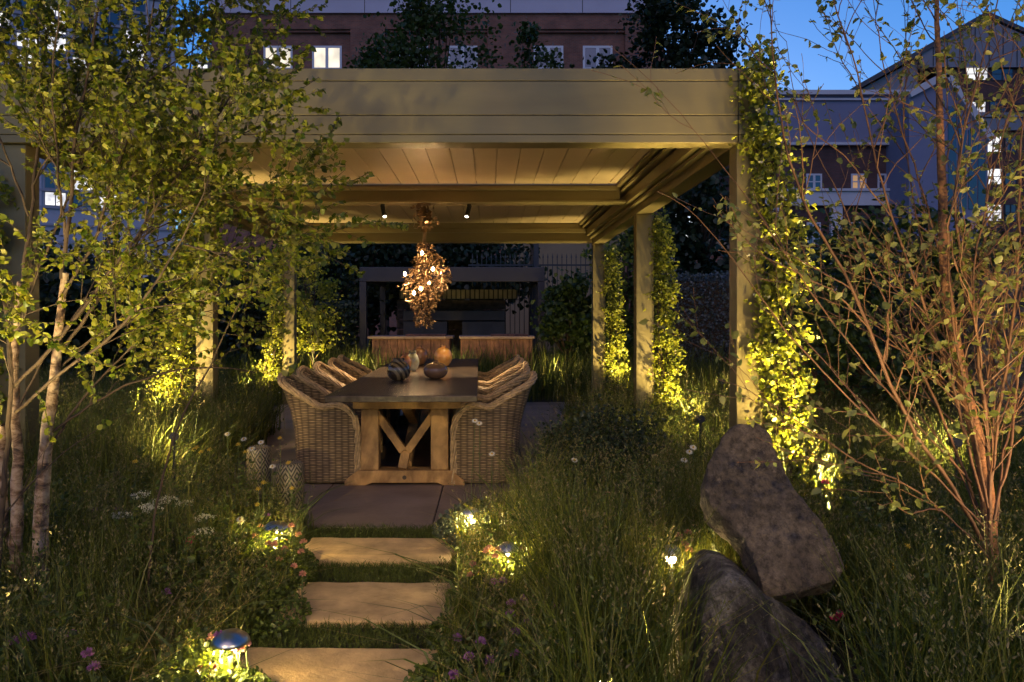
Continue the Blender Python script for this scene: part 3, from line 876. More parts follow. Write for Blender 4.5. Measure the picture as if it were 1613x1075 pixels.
# ---------- left birch (several stems)
rng = np.random.default_rng(21)
def st(pts, D0, D1, rad, n=30, wig=.004):
    k = len(pts); c = [P(x, y, D0+(D1-D0)*i/(k-1)) for i, (x, y) in enumerate(pts)]
    return polyline(c, rad, n, wig, rng)
gb = [P(20, 930, 3.05), P(60, 930, 3.0)]
tr = [st([(62, 985), (61, 870), (62, 780), (66, 720), (75, 640), (84, 570), (92, 480), (98, 430)], 3.0, 3.0, [.034, .029, .024, .018, .013]),
      st([(26, 985), (28, 850), (31, 740), (30, 660), (28, 580), (33, 480), (38, 440)], 3.05, 3.05, [.030, .025, .020, .016, .012]),
      st([(8, 985), (10, 850), (18, 740), (27, 670)], 3.2, 3.08, [.026, .022, .018])]
br = [st([(97, 440), (104, 380), (118, 260), (140, 120), (158, 0), (165, -110)], 3.0, 3.1, [.013, .010, .007, .004]),
      st([(37, 450), (45, 340), (58, 200), (52, 40), (40, -90)], 3.05, 3.2, [.012, .009, .006, .004]),
      st([(-6, 980), (0, 830), (9, 730), (19, 660), (21, 600), (14, 520), (-5, 430), (-20, 300)], 2.75, 2.8, [.018, .014, .010, .005]),
      st([(21, 610), (70, 565), (115, 505), (160, 440), (215, 370), (270, 285), (330, 200), (385, 110), (410, 30)], 2.8, 3.0, [.011, .009, .006, .003]),
      st([(24, 650), (90, 595), (170, 540), (235, 465), (290, 385), (330, 300), (350, 200)], 2.8, 2.6, [.010, .008, .005, .002]),
      st([(228, 985), (240, 800), (262, 690), (290, 630), (330, 560), (352, 505), (385, 440), (412, 380), (435, 330)], 3.05, 2.95, [.008, .007, .0055, .004, .002]),
      st([(68, 690), (120, 655), (190, 610), (270, 585), (345, 582), (400, 590)], 3.0, 3.2, [.008, .006, .003]),
      st([(84, 570), (130, 510), (190, 420), (240, 320), (275, 200), (300, 90), (310, 0)], 3.0, 3.3, [.011, .008, .003]),
      st([(92, 480), (150, 380), (185, 270), (215, 150), (240, 30), (250, -60)], 3.0, 2.8, [.010, .007, .003]),
      st([(33, 480), (70, 400), (110, 300), (170, 200), (220, 90), (280, 20), (300, -40)], 3.1, 3.5, [.009, .006, .003]),
      st([(104, 380), (90, 270), (80, 150), (95, 30), (90, -60)], 3.05, 2.8, [.008, .005, .003]),
      st([(118, 260), (190, 170), (260, 110), (340, 60), (400, 20)], 3.05, 3.2, [.007, .005, .002]),
      st([(45, 340), (10, 240), (-20, 120), (-30, 0)], 3.1, 3.0, [.007, .005, .002]),
      st([(215, 370), (290, 330), (340, 310), (390, 300), (430, 290)], 2.9, 3.0, [.005, .003, .0015]),
      st([(290, 385), (350, 400), (400, 380), (440, 340)], 2.7, 2.9, [.005, .003, .0015])]
br += [st([(66, 720), (120, 640), (190, 560), (260, 510), (330, 490)], 3.0, 3.2, [.008, .006, .003]),
       st([(84, 590), (150, 530), (220, 500), (300, 440), (360, 400)], 3.0, 3.3, [.008, .006, .003]),
       st([(30, 640), (70, 560), (130, 470), (160, 400), (170, 320)], 3.05, 3.3, [.007, .005, .003]),
       st([(20, 600), (10, 540), (40, 500), (60, 430), (50, 380)], 2.9, 2.7, [.007, .005, .003])]
br = [(a, b*.68) for a, b in br]
tw = []; lf = []
for k, (L, R) in enumerate(br):
    grow(L, R, rng, tw, lf, 0, 2, .22 if k not in (5,) else .62, 14 if k not in (2, 5, 6) else 5, (.22, .64), (0, 0, .3), 92)
lf = [l for l in lf if l[0][2] > .86]; print('LEFT', len(lf))
build_tree('birch_tree', 'multi-stemmed young birch with peeling pale trunks at the left edge', 'tree', tuple(np.array(P(40, 985, 3.0))*[1, 1, 0]), tr, br, tw, lf, .0225, M_birch, M_twig, M_birchleaf, rng)
print('left leaves', len(lf))

# ---------- right shrubby tree
rng = np.random.default_rng(33)
R1 = [st([(1566, 1010), (1556, 860), (1548, 760), (1528, 670), (1502, 580), (1483, 490), (1479, 360), (1477, 180), (1473, 20), (1470, -90)], 2.85, 3.0, [.034, .026, .023, .019, .015, .010, .006], 34, .003)]
B1 = [st([(1562, 950), (1558, 800), (1556, 690), (1546, 580), (1530, 460), (1514, 380), (1505, 300), (1530, 180), (1562, 60), (1580, -40)], 2.75, 2.7, [.016, .013, .010, .007, .003]),
      st([(1545, 850), (1500, 760), (1440, 690), (1400, 600), (1358, 490), (1312, 400), (1262, 330), (1228, 230), (1212, 110), (1196, -30)], 2.75, 2.6, [.014, .012, .010, .007, .003]),
      st([(1540, 800), (1485, 650), (1440, 560), (1395, 470), (1350, 380), (1322, 300), (1280, 230), (1250, 150), (1235, 60)], 2.9, 3.1, [.010, .008, .005, .002]),
      st([(1548, 790), (1505, 620), (1450, 470), (1402, 340), (1372, 210), (1350, 100), (1310, -10), (1290, -60)], 2.8, 2.8, [.011, .009, .006, .003]),
      st([(1550, 830), (1440, 715), (1350, 640), (1280, 565), (1215, 490), (1180, 440), (1120, 355), (1065, 312), (1035, 300)], 2.7, 2.5, [.008, .006, .004, .002]),
      st([(1530, 760), (1400, 620), (1310, 500), (1240, 400), (1180, 310), (1110, 215), (1045, 130), (1000, 90), (965, 60)], 2.9, 2.7, [.008, .006, .003, .0015]),
      st([(1558, 880), (1440, 770), (1330, 715), (1240, 650), (1170, 600), (1120, 585)], 2.6, 2.4, [.006, .004, .002]),
      st([(1562, 830), (1590, 680), (1612, 540), (1640, 400), (1680, 280)], 2.8, 2.9, [.011, .008, .004]),
      st([(1560, 800), (1574, 640), (1598, 470), (1600, 330), (1608, 200), (1640, 60)], 2.75, 2.6, [.010, .008, .004]),
      st([(1556, 740), (1548, 600), (1580, 480), (1620, 360), (1660, 240)], 2.9, 3.1, [.008, .006, .003]),
      st([(1546, 580), (1528, 450), (1545, 330), (1575, 220), (1610, 120), (1640, 0)], 2.72, 2.6, [.007, .005, .002]),
      st([(1480, 400), (1445, 280), (1410, 180), (1385, 80), (1372, -20)], 2.95, 2.9, [.008, .005, .002]),
      st([(1478, 300), (1510, 200), (1540, 120), (1585, 30), (1610, -30)], 2.95, 3.1, [.007, .005, .002]),
      st([(1440, 560), (1380, 500), (1300, 470), (1230, 420), (1190, 380)], 2.9, 3.0, [.005, .003, .0015]),
      st([(1402, 340), (1340, 250), (1270, 190), (1190, 130), (1130, 60)], 2.8, 2.7, [.005, .003, .0015]),
      st([(1477, 180), (1430, 110), (1385, 40), (1350, -30)], 3.0, 3.0, [.005, .003, .0015]),
      st([(1558, 850), (1535, 690), (1500, 560), (1470, 440), (1440, 330), (1425, 200), (1430, 60), (1420, -40)], 2.85, 3.1, [.009, .007, .005, .002]),
      st([(1562, 860), (1560, 700), (1565, 560), (1550, 420), (1555, 300), (1580, 180), (1600, 60)], 2.9, 3.1, [.009, .007, .005, .002]),
      st([(1566, 850), (1580, 720), (1625, 560), (1670, 430)], 2.9, 3.1, [.009, .006, .003]),
      st([(1560, 860), (1522, 760), (1480, 690), (1420, 620), (1375, 540), (1340, 440), (1330, 340)], 2.95, 3.2, [.007, .005, .002]),
      st([(1556, 800), (1530, 640), (1500, 500), (1490, 380), (1510, 270), (1520, 130), (1500, 0)], 2.7, 2.7, [.009, .006, .002])]
tw = []; lf = []
for L, R in R1: grow(L, R*.85, rng, tw, lf, 0, 2, .25, 9, (.3, .8), (0, 0, .7), 14)
for k, (L, R) in enumerate(B1): grow(L, R, rng, tw, lf, 0, 2, .15, 9 if k in (7, 8, 9, 10, 12, 0, 3) else 5.5, (.2, .70), (0, 0, .7), 20)
B1 = [(a, b*.55) for a, b in B1]; lf = [l for l in lf if l[0][2] > .62]; print('RIGHT', len(lf))
build_tree('shrub_tree', 'open multi-stemmed tree with orange-lit stems and sparse pale leaves at the right edge', 'tree', tuple(np.array(P(1560, 1000, 2.85))*[1, 1, 0]), R1, B1, tw, lf, .029, M_rtrunk, M_rtwig, M_rleaf, rng, shape=LEAF_ROUND*np.array([1, .8, 1]))
print('right leaves', len(lf))

# ---------- climbers on the posts
def climber(label, ctrl, Y, n, ls, seed, flowers=0, depth=.13):
    n = int(n*(1.45 if Y < 5 else 1.9)); ls = ls*.78
    """ctrl: list of (z, xcentre, halfwidth)"""
    rng = np.random.default_rng(seed)
    zc = np.array([c[0] for c in ctrl]); xc = np.array([c[1] for c in ctrl]); hw = np.array([c[2] for c in ctrl])
    base = np.array([xc[0], Y, 0.])
    root = thing('climbing_plant', label, 'climber', tuple(base), 0, 'jasmine climbers on the pergola posts')
    lines = []; rads = []
    zt = zc.max()
    for k in range(7):
        zz = np.linspace(0, zt*rng.uniform(.7, 1), 26); ph = rng.uniform(0, 6.28, 2)
        xx = np.interp(zz, zc, xc)+np.interp(zz, zc, hw)*.45*np.sin(zz*rng.uniform(2, 5)+ph[0])
        yy = Y+depth*.4*np.sin(zz*rng.uniform(2, 5)+ph[1])
        lines.append(np.stack([xx, yy, zz], 1)-base); rads.append(np.linspace(.007, .002, 26))
    # side sprays
    for k in range(int(40*zt/2.4)):
        z = rng.uniform(.4, zt); s = rng.choice([-1, 1], p=[.3, .7]) if xc[0] > 0 else rng.choice([-1, 1], p=[.7, .3])
        p = np.array([np.interp(z, zc, xc), Y, z]); d = np.array([s*1.0, rng.normal()*.5, rng.uniform(-.4, .6)]); d /= np.linalg.norm(d)
        L = np.interp(z, zc, hw)*rng.uniform(.9, 1.6); q = [p+d*L*t+np.array([0, 0, -.25*L*t*t]) for t in np.linspace(0, 1, 8)]
        lines.append(np.array(q)-base); rads.append(np.linspace(.003, .001, 8))
    V, Q = tube_np(lines, rads, 5); np_mesh('stems', V, Q, M_twig, root, True)
    nc = n//14
    zz = rng.uniform(.03, zt, nc); w = np.interp(zz, zc, hw)
    cx = np.interp(zz, zc, xc)+w*np.clip(rng.normal(size=nc)*.55, -1.15, 1.15); cy = Y+np.clip(rng.normal(size=nc), -1.6, 1.6)*depth*.6
    C = np.stack([cx, cy, zz], 1)
    lp = np.repeat(C, 14, 0)+rng.normal(size=(nc*14, 3))*ls*1.05
    # leaves along sprays
    sp_ = np.concatenate([l[2:]+base for l in lines[7:]]); sp_ = np.repeat(sp_, 3, 0)+rng.normal(size=(len(sp_)*3, 3))*ls*.35
    lp = np.concatenate([lp, sp_]); lp[:, 2] = np.abs(lp[:, 2])
    d = rng.normal(size=lp.shape)+[0, -.3, -.3]
    V, Q = leaves_np(lp-base, d, ls*rng.uniform(.6, 1.3, len(lp)), rng, nrm=np.array([0, -.4, .3])); np_mesh('leaves', V, Q, M_vineleaf, root)
    if flowers:
        i = rng.integers(0, len(lp), flowers); fp = lp[i]; fp = np.repeat(fp, 5, 0)
        V, Q = leaves_np(fp-base, rng.normal(size=fp.shape), ls*.5, rng); np_mesh('blossoms', V, Q, M_petalw, root)
    return root
UPS = []
def uplight(px_x, y, target, watts, label, deg=70, z=.10, col=WARM2):
    t = thing('garden_uplight', label, 'garden light', (px_x, y, 0), 0, 'ground uplights in the planting')
    d = (Vector(target)-Vector((px_x, y, z))).normalized(); UPS.append((px_x, y, target[0]-px_x, target[1]-y))
    m = MB(); m.tube([(0, 0, 0), (0, 0, z-.05)], .008, 6); m.build('spike', M_dark, t)
    a = Vector((0, 0, z-.05)); m = MB(); m.tube([a-d*.02, a+d*.07], .028, 12); m.build('housing', M_dark, t)
    m = MB(); m.tube([a+d*.0705, a+d*.073], .022, 12); m.build('lens', M_lens, t)
    spot('uplight_lamp', Vector((px_x, y, 0))+a+d*.085, target, watts, col, deg, .7, .025, t)
    return t

climber('tall jasmine climber, brightly lit, on the nearest right post', [(0, 1.76, .10), (.75, 1.78, .13), (1.0, 1.77, .13), (1.6, 1.77, .12), (2.1, 1.74, .12), (2.4, 1.66, .11), (2.75, 1.63, .08), (2.9, 1.62, .05)], 4.60, 3900, .042, 1, 260)
climber('jasmine climber on the middle right post', [(0, 1.83, .13), (.6, 1.83, .14), (1.2, 1.82, .13), (1.8, 1.80, .12), (2.35, 1.76, .08)], 7.95, 2300, .042, 2, 50)
climber('jasmine climber on the farthest right post', [(0, 1.86, .16), (.8, 1.84, .13), (1.4, 1.82, .10), (2.3, 1.80, .09)], 11.2, 1700, .045, 3, 30)
climber('jasmine climber, lit low down, on the middle left post', [(0, -3.20, .15), (.7, -3.26, .17), (1.2, -3.22, .13), (2.0, -3.12, .12), (2.4, -3.08, .08)], 7.9, 2300, .042, 4, 70)
climber('slim jasmine climber on the farthest left post', [(0, -3.3, .26), (.5, -3.22, .16), (1.2, -3.12, .09), (2.3, -3.08, .07)], 11.2, 1800, .042, 5, 40)
climber('dim climber on the nearest left post by the birch', [(0, -3.05, .12), (1.0, -3.08, .12), (2.2, -3.05, .10)], 4.62, 900, .045, 6, 0)

uplight(1.93, 4.22, (1.70, 4.60, 1.6), 420, 'uplight at the foot of the nearest right post', 44)
uplight(1.55, 4.28, (1.66, 4.60, 1.6), 110, 'second uplight at the nearest right post, on the path side', 60)
uplight(2.12, 7.50, (1.82, 7.95, 1.1), 150, 'uplight at the foot of the middle right post', 72)
uplight(2.15, 10.7, (1.84, 11.2, 1.1), 130, 'uplight at the foot of the farthest right post', 72)
uplight(-3.45, 7.40, (-3.2, 7.9, 1.1), 220, 'uplight at the foot of the middle left post', 72)
uplight(-3.5, 10.7, (-3.2, 11.2, 1.0), 150, 'uplight at the foot of the farthest left post', 78)
uplight(-3.35, 4.3, (-3.05, 4.65, 1.0), 8, 'uplight behind the birch at the nearest left post', 80)

# ------------------------------------------------------------------ generic background trees and hedges
def crown_tree(name, label, base, height, rad, n, ls, seed, mat=M_darkleaf, trunk_r=.12, cz=.62, group=None, nclump=60, catg='tree'):
    rng = np.random.default_rng(seed)
    root = thing(name, label, catg, base, 0, group)
    rx, ry, rz = rad; C0 = np.array([0, 0, height-rz])
    u = rng.normal(size=(nclump, 3)); u /= np.linalg.norm(u, axis=1)[:, None]
    C = C0+u*np.array([rx, ry, rz])*(rng.uniform(.25, 1, nclump)**.5)[:, None]
    lines = []; rads = []
    tz = max(.3, height-2*rz)
    lines.append(np.array([[0, 0, 0], [.03, 0, tz*.5], [0, .03, tz], [.05, 0, height-rz*.6]])); rads.append(np.array([trunk_r, trunk_r*.8, trunk_r*.65, trunk_r*.2]))
    for k in range(0, nclump, 3):
        z0 = tz*.8+(C[k, 2]-tz*.8)*.3; a = np.array([0, 0, max(.1, min(z0, height-rz))]); mid = (a+C[k])/2+rng.normal(size=3)*.05*rx
        lines.append(np.array([a, mid, C[k]])); rads.append(np.array([trunk_r*.4, trunk_r*.22, trunk_r*.05]))
    V, Q = tube_np(lines, rads, 6); np_mesh('trunk', V, Q, M_twig, root, True)
    w = rng.dirichlet(np.ones(nclump)*2.2); cnt = (w*n).astype(int)+1
    lp = np.repeat(C, cnt, 0); sg = rx*.17*rng.uniform(.7, 1.3, nclump)
    lp = lp+rng.normal(size=lp.shape)*np.repeat(sg, cnt)[:, None]*[1.15, 1.15, .8]
    lp = lp[lp[:, 2] > .02]
    V, Q = leaves_np(lp, rng.normal(size=lp.shape)+[0, 0, -.2], ls*rng.uniform(.6, 1.3, len(lp)), rng, nrm=np.array([0, 0, .5])); np_mesh('crown', V, Q, mat, root)
    return root
def at(px, D): return ((px-VX)*D/F, D, 0)
def zof(py, D): return H-(py-VY)*D/F

# trees in front of the brick building
crown_tree('tree', 'dark tree with a pointed top rising over the pergola roof centre', at(690, 26), zof(-25, 26), (1.9, 1.6, 2.6), 4340, .16, 101, M_midleaf, .16, nclump=60)
crown_tree('tree', 'smaller dark tree left of the pointed one over the pergola roof', at(608, 27), zof(38, 27), (1.15, 1.2, 2.3), 2170, .16, 102, M_midleaf, .12, nclump=34)
crown_tree('tree', 'dark tree in front of the right pair of office windows', at(838, 27), zof(50, 27), (1.1, 1.2, 1.7), 1860, .16, 103, M_midleaf, .12, nclump=30)
crown_tree('tree', 'broad dark tree against the sky at the right end of the brick building', at(1050, 24), zof(-18, 24), (1.8, 1.6, 2.4), 7500, .17, 104, M_darkleaf, .18, nclump=70)
crown_tree('tree', 'dark bushy tree seen under the right side of the pergola', at(1105, 17), zof(272, 17), (1.0, 1.0, 1.2), 4200, .14, 105, M_darkleaf, .12, nclump=40)
crown_tree('tree', 'dark tree rising behind the left half of the dark pavilion', at(585, 20), zof(340, 20), (1.6, 1.3, 1.5), 6000, .15, 106, M_darkleaf, .14, nclump=50)
crown_tree('tree', 'dark tree behind the middle of the dark pavilion', at(735, 21), zof(350, 21), (1.6, 1.3, 1.4), 5000, .15, 107, M_darkleaf, .14, nclump=46)
crown_tree('tree', 'dark tree left of the pavilion behind the lit sapling', at(470, 18), zof(385, 18), (1.5, 1.3, 1.35), 7000, .13, 108, M_darkleaf, .13, nclump=60)
crown_tree('tree', 'dark evergreen mass behind the left side of the pergola', at(360, 16), zof(400, 16), (1.5, 1.2, 1.3), 7000, .12, 109, M_darkleaf, .12, nclump=60)
crown_tree('tree', 'dark bushy tree behind the lit birch at the left', at(205, 13), zof(415, 13), (1.6, 1.2, 1.1), 7500, .11, 110, M_darkleaf, .12, nclump=60)
crown_tree('tree', 'dark bushy tree at the far left behind the birch trunks', at(40, 12), zof(395, 12), (1.5, 1.2, 1.1), 7000, .11, 111, M_darkleaf, .12, nclump=60)
crown_tree('tree', 'tall dark shrub behind the farthest right post', at(985, 13.5), zof(330, 13.5), (.62, .7, 1.5), 5500, .09, 112, M_midleaf, .08, nclump=50)
crown_tree('shrub', 'dark shrub right of the pavilion in front of the railings', at(893, 14.5), zof(430, 14.5), (.50, .5, .95), 5000, .085, 113, M_midleaf, .05, nclump=46, catg='shrub')
crown_tree('shrub', 'big leafy dark shrub behind the stems of the right tree', at(1420, 7.0), zof(330, 7.0), (.85, .7, .95), 8500, .065, 114, M_midleaf, .05, nclump=80, catg='shrub')
crown_tree('shrub', 'dark shrub left of the big one behind the right tree', at(1310, 9.5), zof(390, 9.5), (.75, .7, .9), 6000, .07, 115, M_darkleaf, .05, nclump=60, catg='shrub')
crown_tree('shrub', 'dark shrub at the right edge behind the tree stems', at(1600, 10), zof(372, 10), (1.2, .8, 1.1), 6000, .08, 116, M_darkleaf, .06, nclump=60, catg='shrub')
crown_tree('shrub', 'round dark leaved shrub in the meadow at the right of the patio', (.74, 4.95, 0), .66, (.38, .30, .32), 9000, .026, 117, M_darkleaf, .015, nclump=80, catg='shrub')
crown_tree('tree', 'dark tree behind the hedge between villa and pergola', at(1190, 22), zof(300, 22), (1.6, 1.2, 1.9), 5000, .16, 118, M_darkleaf, .12, nclump=44)
# lit sapling behind the far left post
crown_tree('sapling', 'sapling with bright lit leaves just behind the farthest left post', at(492, 12.6), zof(388, 12.6), (.50, .4, .95), 2400, .055, 120, M_vineleaf, .022, nclump=60)
uplight(-2.95, 12.3, (-2.92, 12.6, 1.3), 70, 'uplight under the lit sapling behind the patio', 80)

def hedge(name, label, x0, x1, y0, y1, h, n, ls, seed, mat):
    rng = np.random.default_rng(seed)
    root = thing(name, label, 'hedge', ((x0+x1)/2, (y0+y1)/2, 0))
    o = np.array([(x0+x1)/2, (y0+y1)/2, 0])
    m = MB(); m.box((x0+.08-o[0], y0+.08-o[1], 0), (x1-.08-o[0], y1-.08-o[1], h-.08)); m.build('stems', M_twig, root)
    A = [(x1-x0)*h, (x1-x0)*(y1-y0), (y1-y0)*h]; k = rng.choice(3, n, p=np.array(A)/sum(A))
    u, v = rng.random(n), rng.random(n)
    X = np.where(k < 2, x0+(x1-x0)*u, np.where(rng.random(n) < .5, x0, x1)); Z = np.where(k == 0, h*v, np.where(k == 1, h, h*v)); Y = np.where(k == 0, y0, np.where(k == 1, y0+(y1-y0)*v, y0+(y1-y0)*u))
    Pn = np.stack([X, Y, Z], 1)+rng.normal(size=(n, 3))*.035+np.stack([snoise(X, Z, 3), snoise(X, Z, 4, 2), snoise(X, Y, 2, 1)], 1)*.05
    Pn[:, 2] = np.maximum(Pn[:, 2], .01)
    V, Q = leaves_np(Pn-o, rng.normal(size=(n, 3))+[0, -.4, 0], ls*rng.uniform(.6, 1.3, n), rng, nrm=np.array([0, -.6, .3])); np_mesh('foliage', V, Q, mat, root)
    return root
hedge('clipped_hedge', 'clipped blue-grey hedge seen between the right pergola posts', 2.95, 6.2, 13.4, 14.2, zof(436, 13.4), 15000, .045, 131, M_hedge)
hedge('hedge', 'long dark hedge closing the garden behind the left meadow', -12, -5.2, 14.6, 15.6, 1.9, 12000, .09, 132, M_darkleaf)
hedge('hedge', 'dark hedge running left of the dark pavilion', -5.1, -2.8, 15.2, 16, 1.5, 7000, .07, 133, M_darkleaf)
hedge('hedge', 'dark hedge behind the tree at the far right', 6.4, 13, 12.5, 13.5, 1.7, 9000, .08, 134, M_darkleaf)
hedge('hedge', 'low dark hedge below the brick pier', 4.0, 7.4, 18.2, 19.0, zof(420, 18.2), 5000, .08, 135, M_darkleaf)

# ------------------------------------------------------------------ railings, pier, wall, van-sized cabinet behind
fe = thing('railings', 'black iron railings with pointed bars behind the dark pavilion', 'fence', (1.2, 18.6, 0))
m = MB()
for k in range(46):
    x = -1.6+k*.115; m.box((x-.009, -.009, .05), (x+.009, .009, 2.72)); m.add([(x-.018, -.018, 2.72), (x+.018, -.018, 2.72), (x+.018, .018, 2.72), (x-.018, .018, 2.72), (x, 0, 2.84)], [(3, 2, 1, 0), (0, 1, 4), (1, 2, 4), (2, 3, 4), (3, 0, 4)])
m.build('bars', M_dark, fe)
m = MB(); m.box((-1.7, -.02, 2.52), (3.7, -.0095, 2.56)); m.box((-1.7, -.02, .3), (3.7, -.0095, .34)); m.build('rails', M_dark, fe)
m = MB(); xx = X2(841, 17.5)
m.box((xx, 17.5, 0), (xx+.11, 17.61, zof(370, 17.5))); tag(m.build('post', M_charcoal), 'dark square post rising behind the right end of the pavilion', 'post')
m = MB(); m.box((X2(792, 27), 27, 0), (X2(985, 27), 27.3, 4.4)); m.box((X2(792, 27)-.1, 26.95, 4.402), (X2(985, 27)+.1, 27.35, 4.55))
tag(m.build('boundary_wall', mat_plain('tan_render', (.26, .18, .10), .85, 0, .6, .15)), 'pale tan rendered wall behind the iron railings', 'wall')
pr = thing('brick_pier', 'square brick gate pier with stepped cap beyond the hedge', 'pier', (*at(1112, 20)[:2], 0))
m = MB(); m.box((-.46, 0, 0), (.46, .9, zof(398, 20))); m.build('shaft', M_brick, pr)
m = MB(); z = zof(398, 20)+.002
for k, e in enumerate((.06, .12, .06, 0)): m.box((-.46-e, -e, z), (.46+e, .9+e, z+.085)); z += .087
m.build('cap', mat_plain('cap_stone', (.26, .19, .12), .85, 0, 6, .2), pr)
m = MB(); m.box((X2(1056, 22), 22, .4), (X2(1086, 22), 22.4, zof(392, 22))); tag(m.build('utility_cabinet', mat_plain('pale_blue_metal', (.42, .46, .55), .5), bevel=.03), 'pale blue-grey metal cabinet left of the brick pier', 'cabinet')

# right background: rusted planter, boulders
rp = MB(); D = 8.2
rp.box((at(1245, D)[0], D, 0), (at(1640, D)[0], D+.5, zof(560, D)))
tag(rp.build('rusted_planter', M_corten, bevel=.01), 'long low rusted steel planter behind the right tree', 'planter')
def boulder(name, label, loc, rad, seed, mat, catg='boulder'):
    rs_ = random.Random(seed); me = bpy.data.meshes.new(name); import bmesh
    bm = bmesh.new(); bmesh.ops.create_icosphere(bm, subdivisions=4, radius=1)
    o_ = Vector((seed*3.1, seed*1.7, 0))
    for v in bm.verts:
        n = v.co.normalized(); f = 1+.35*mnoise.noise(n*1.1+o_)+.12*mnoise.noise(n*3+o_)+.04*mnoise.noise(n*9+o_)
        q = n*f; q = Vector((max(-.85, min(.85, q.x)), q.y, q.z)); v.co = Vector((q.x*rad[0], q.y*rad[1], q.z*rad[2]))
    for f in bm.faces: f.smooth = True
    bm.to_mesh(me); bm.free()
    o = link(name, me, mat); o.location = loc
    return tag(o, label, catg)
boulder('boulder', 'large pale standing boulder at the right edge behind the tree stems', (*at(1592, 6.2)[:2], .55), (.36, .4, 1.15), 4, M_rock2)
boulder('boulder', 'low dark boulder below the standing one at the right', (*at(1440, 7.4)[:2], .10), (.55, .35, .42), 7, M_rock1)

# ------------------------------------------------------------------ stacked stone sculpture
def slab_stone(name, label, outline, depth_f, thick, seed, mat, nrm_dir, rough=0.):
    pts = np.array(outline, float)
    d = np.r_[0, np.cumsum(np.linalg.norm(np.diff(np.vstack([pts, pts[:1]]), axis=0), axis=1))]
    n = 170; t = np.linspace(0, d[-1], n, endpoint=False); cl = np.vstack([pts, pts[:1]])
    O = np.stack([np.interp(t, d, cl[:, k]) for k in range(2)], 1)
    for _ in range(2): O = (np.roll(O, 1, 0)+2*O+np.roll(O, -1, 0))/4
    c = O.mean(0)
    rings = [(s_, 0.) for s_ in np.linspace(.002, .955, 22)]+[(.985, .02), (.997, .07), (1.0, .16), (1.0, .3), (1.0, .5), (1.0, .7), (.995, .88), (.98, .96), (.94, 1), (.85, 1), (.6, 1.), (.3, 1.), (.002, 1.)]
    nd = Vector(nrm_dir).normalized(); V = []
    for s_, q in rings:
        R = c+(O-c)*s_
        for x, y in R:
            p = P(x, y, depth_f(x, y))+nd*(thick*q)
            if s_ < .95: p -= nd*(.012*(1-s_)) if q == 0 else Vector((0, 0, 0))
            k = Vector(p)*3.3+Vector((seed, 0, 0))
            a = mnoise.noise(k)*.010+mnoise.noise(k*2.7)*.007+abs(mnoise.noise(k*6))*.007+mnoise.noise(k*15)*.004+rough*abs(mnoise.noise(Vector((k.x*4+k.z*2.2, k.y, k.z*1.2))))
            dirv = (P(x, y, depth_f(x, y))-P(c[0], c[1], depth_f(*c)))*s_
            if dirv.length > 0: dirv.normalize()
            p += -nd*a*(1 if q < .5 else -1)+dirv*(mnoise.noise(k*2.1+Vector((9, 9, 9)))*.016+mnoise.noise(k*8)*.008)*(s_ > .8)
            V.append(p)
    V = np.array([tuple(p) for p in V]); m_ = len(rings)
    i = np.arange(m_-1)[:, None]*n; j = np.arange(n)[None]; j2 = (j+1) % n
    Q = np.stack([i+j, i+n+j, i+n+j2, i+j2], -1).reshape(-1, 4)
    loc = V.mean(0)
    o = np_mesh(name, V-loc, Q, mat, None, True); o.location = loc
    tag(o, label, 'stone', 'stacked standing stones')
    return o
up = [(1140, 680), (1165, 663), (1192, 667), (1213, 682), (1221, 712), (1240, 748), (1276, 800), (1309, 850), (1332, 893), (1318, 912), (1285, 922), (1240, 934), (1208, 940), (1200, 925), (1190, 890), (1172, 850), (1148, 824), (1122, 800), (1109, 770), (1113, 735), (1126, 704)]
slab_stone('balanced_stone', 'tall brown slab of rock leaning on top of the grey rock', up, lambda x, y: 2.70+(940-y)*.00115+(x-1200)*.0002, .15, 3.7, M_rock1, (.10, .75, -.62))
lo = [(1098, 1180), (1100, 1075), (1100, 985), (1114, 925), (1140, 903), (1172, 912), (1206, 938), (1240, 962), (1275, 990), (1308, 1025), (1335, 1075), (1350, 1190), (1240, 1215)]
slab_stone('base_stone', 'grey speckled rock carrying the leaning brown slab', lo, lambda x, y: 2.66+(1075-y)*.0006-.10*math.exp(-((x-1180)/60)**2), .34, 8.2, M_rock2, (.05, 1, -.02), .05)

# ------------------------------------------------------------------ path lights
def path_light(px, py, D, r_, watts, label, lens=1.0):
    c = P(px, py, D); UPS.append((c.x, c.y, .0, -.05))
    t = thing('path_light', label, 'garden light', (c.x, c.y, 0), 0, 'mushroom path lights')
    z = c.z
    m = MB(); m.lathe([(r_, -.012), (r_*.99, -.006), (r_*.9, .004), (r_*.6, .018), (r_*.25, .025), (.002, .026)], 36, (0, 0, z)); m.build('cap', M_cap, t, smooth=True)
    m = MB(); m.tube([(0, 0, -.01), (0, 0, z-.06)], .009, 10); m.build('stem', M_dark, t)
    m = MB(); m.lathe([(.004*lens, -.022-.014*lens), (.009*lens, -.020-.012*lens), (.010*lens, -.02), (.006, -.014)], 14, (0, 0, z)); m.build('lens', M_bulb if lens > 1 else M_lens, t, smooth=True)
    for k in range(1):
        point('path_lamp', (c.x, c.y-.015, z-.045), watts*1.1, WARM2, .02, t)
    return t
path_light(435, 829, 3.95, .066, 5.0, 'blue-reflecting mushroom path light beside the planter on the left of the path')
path_light(363, 1006, 2.50, .062, 5.0, 'nearest mushroom path light at the bottom left of the path')
path_light(800, 863, 3.46, .050, 4.0, 'small mushroom path light in the flowers right of the path')
path_light(1057, 868, 3.35, .05, 7.0, 'glaring path light in tall grass left of the stacked stones', 2.2)
path_light(742, 806, 4.35, .05, 4.5, 'path light hidden in grass at the right corner of the patio')

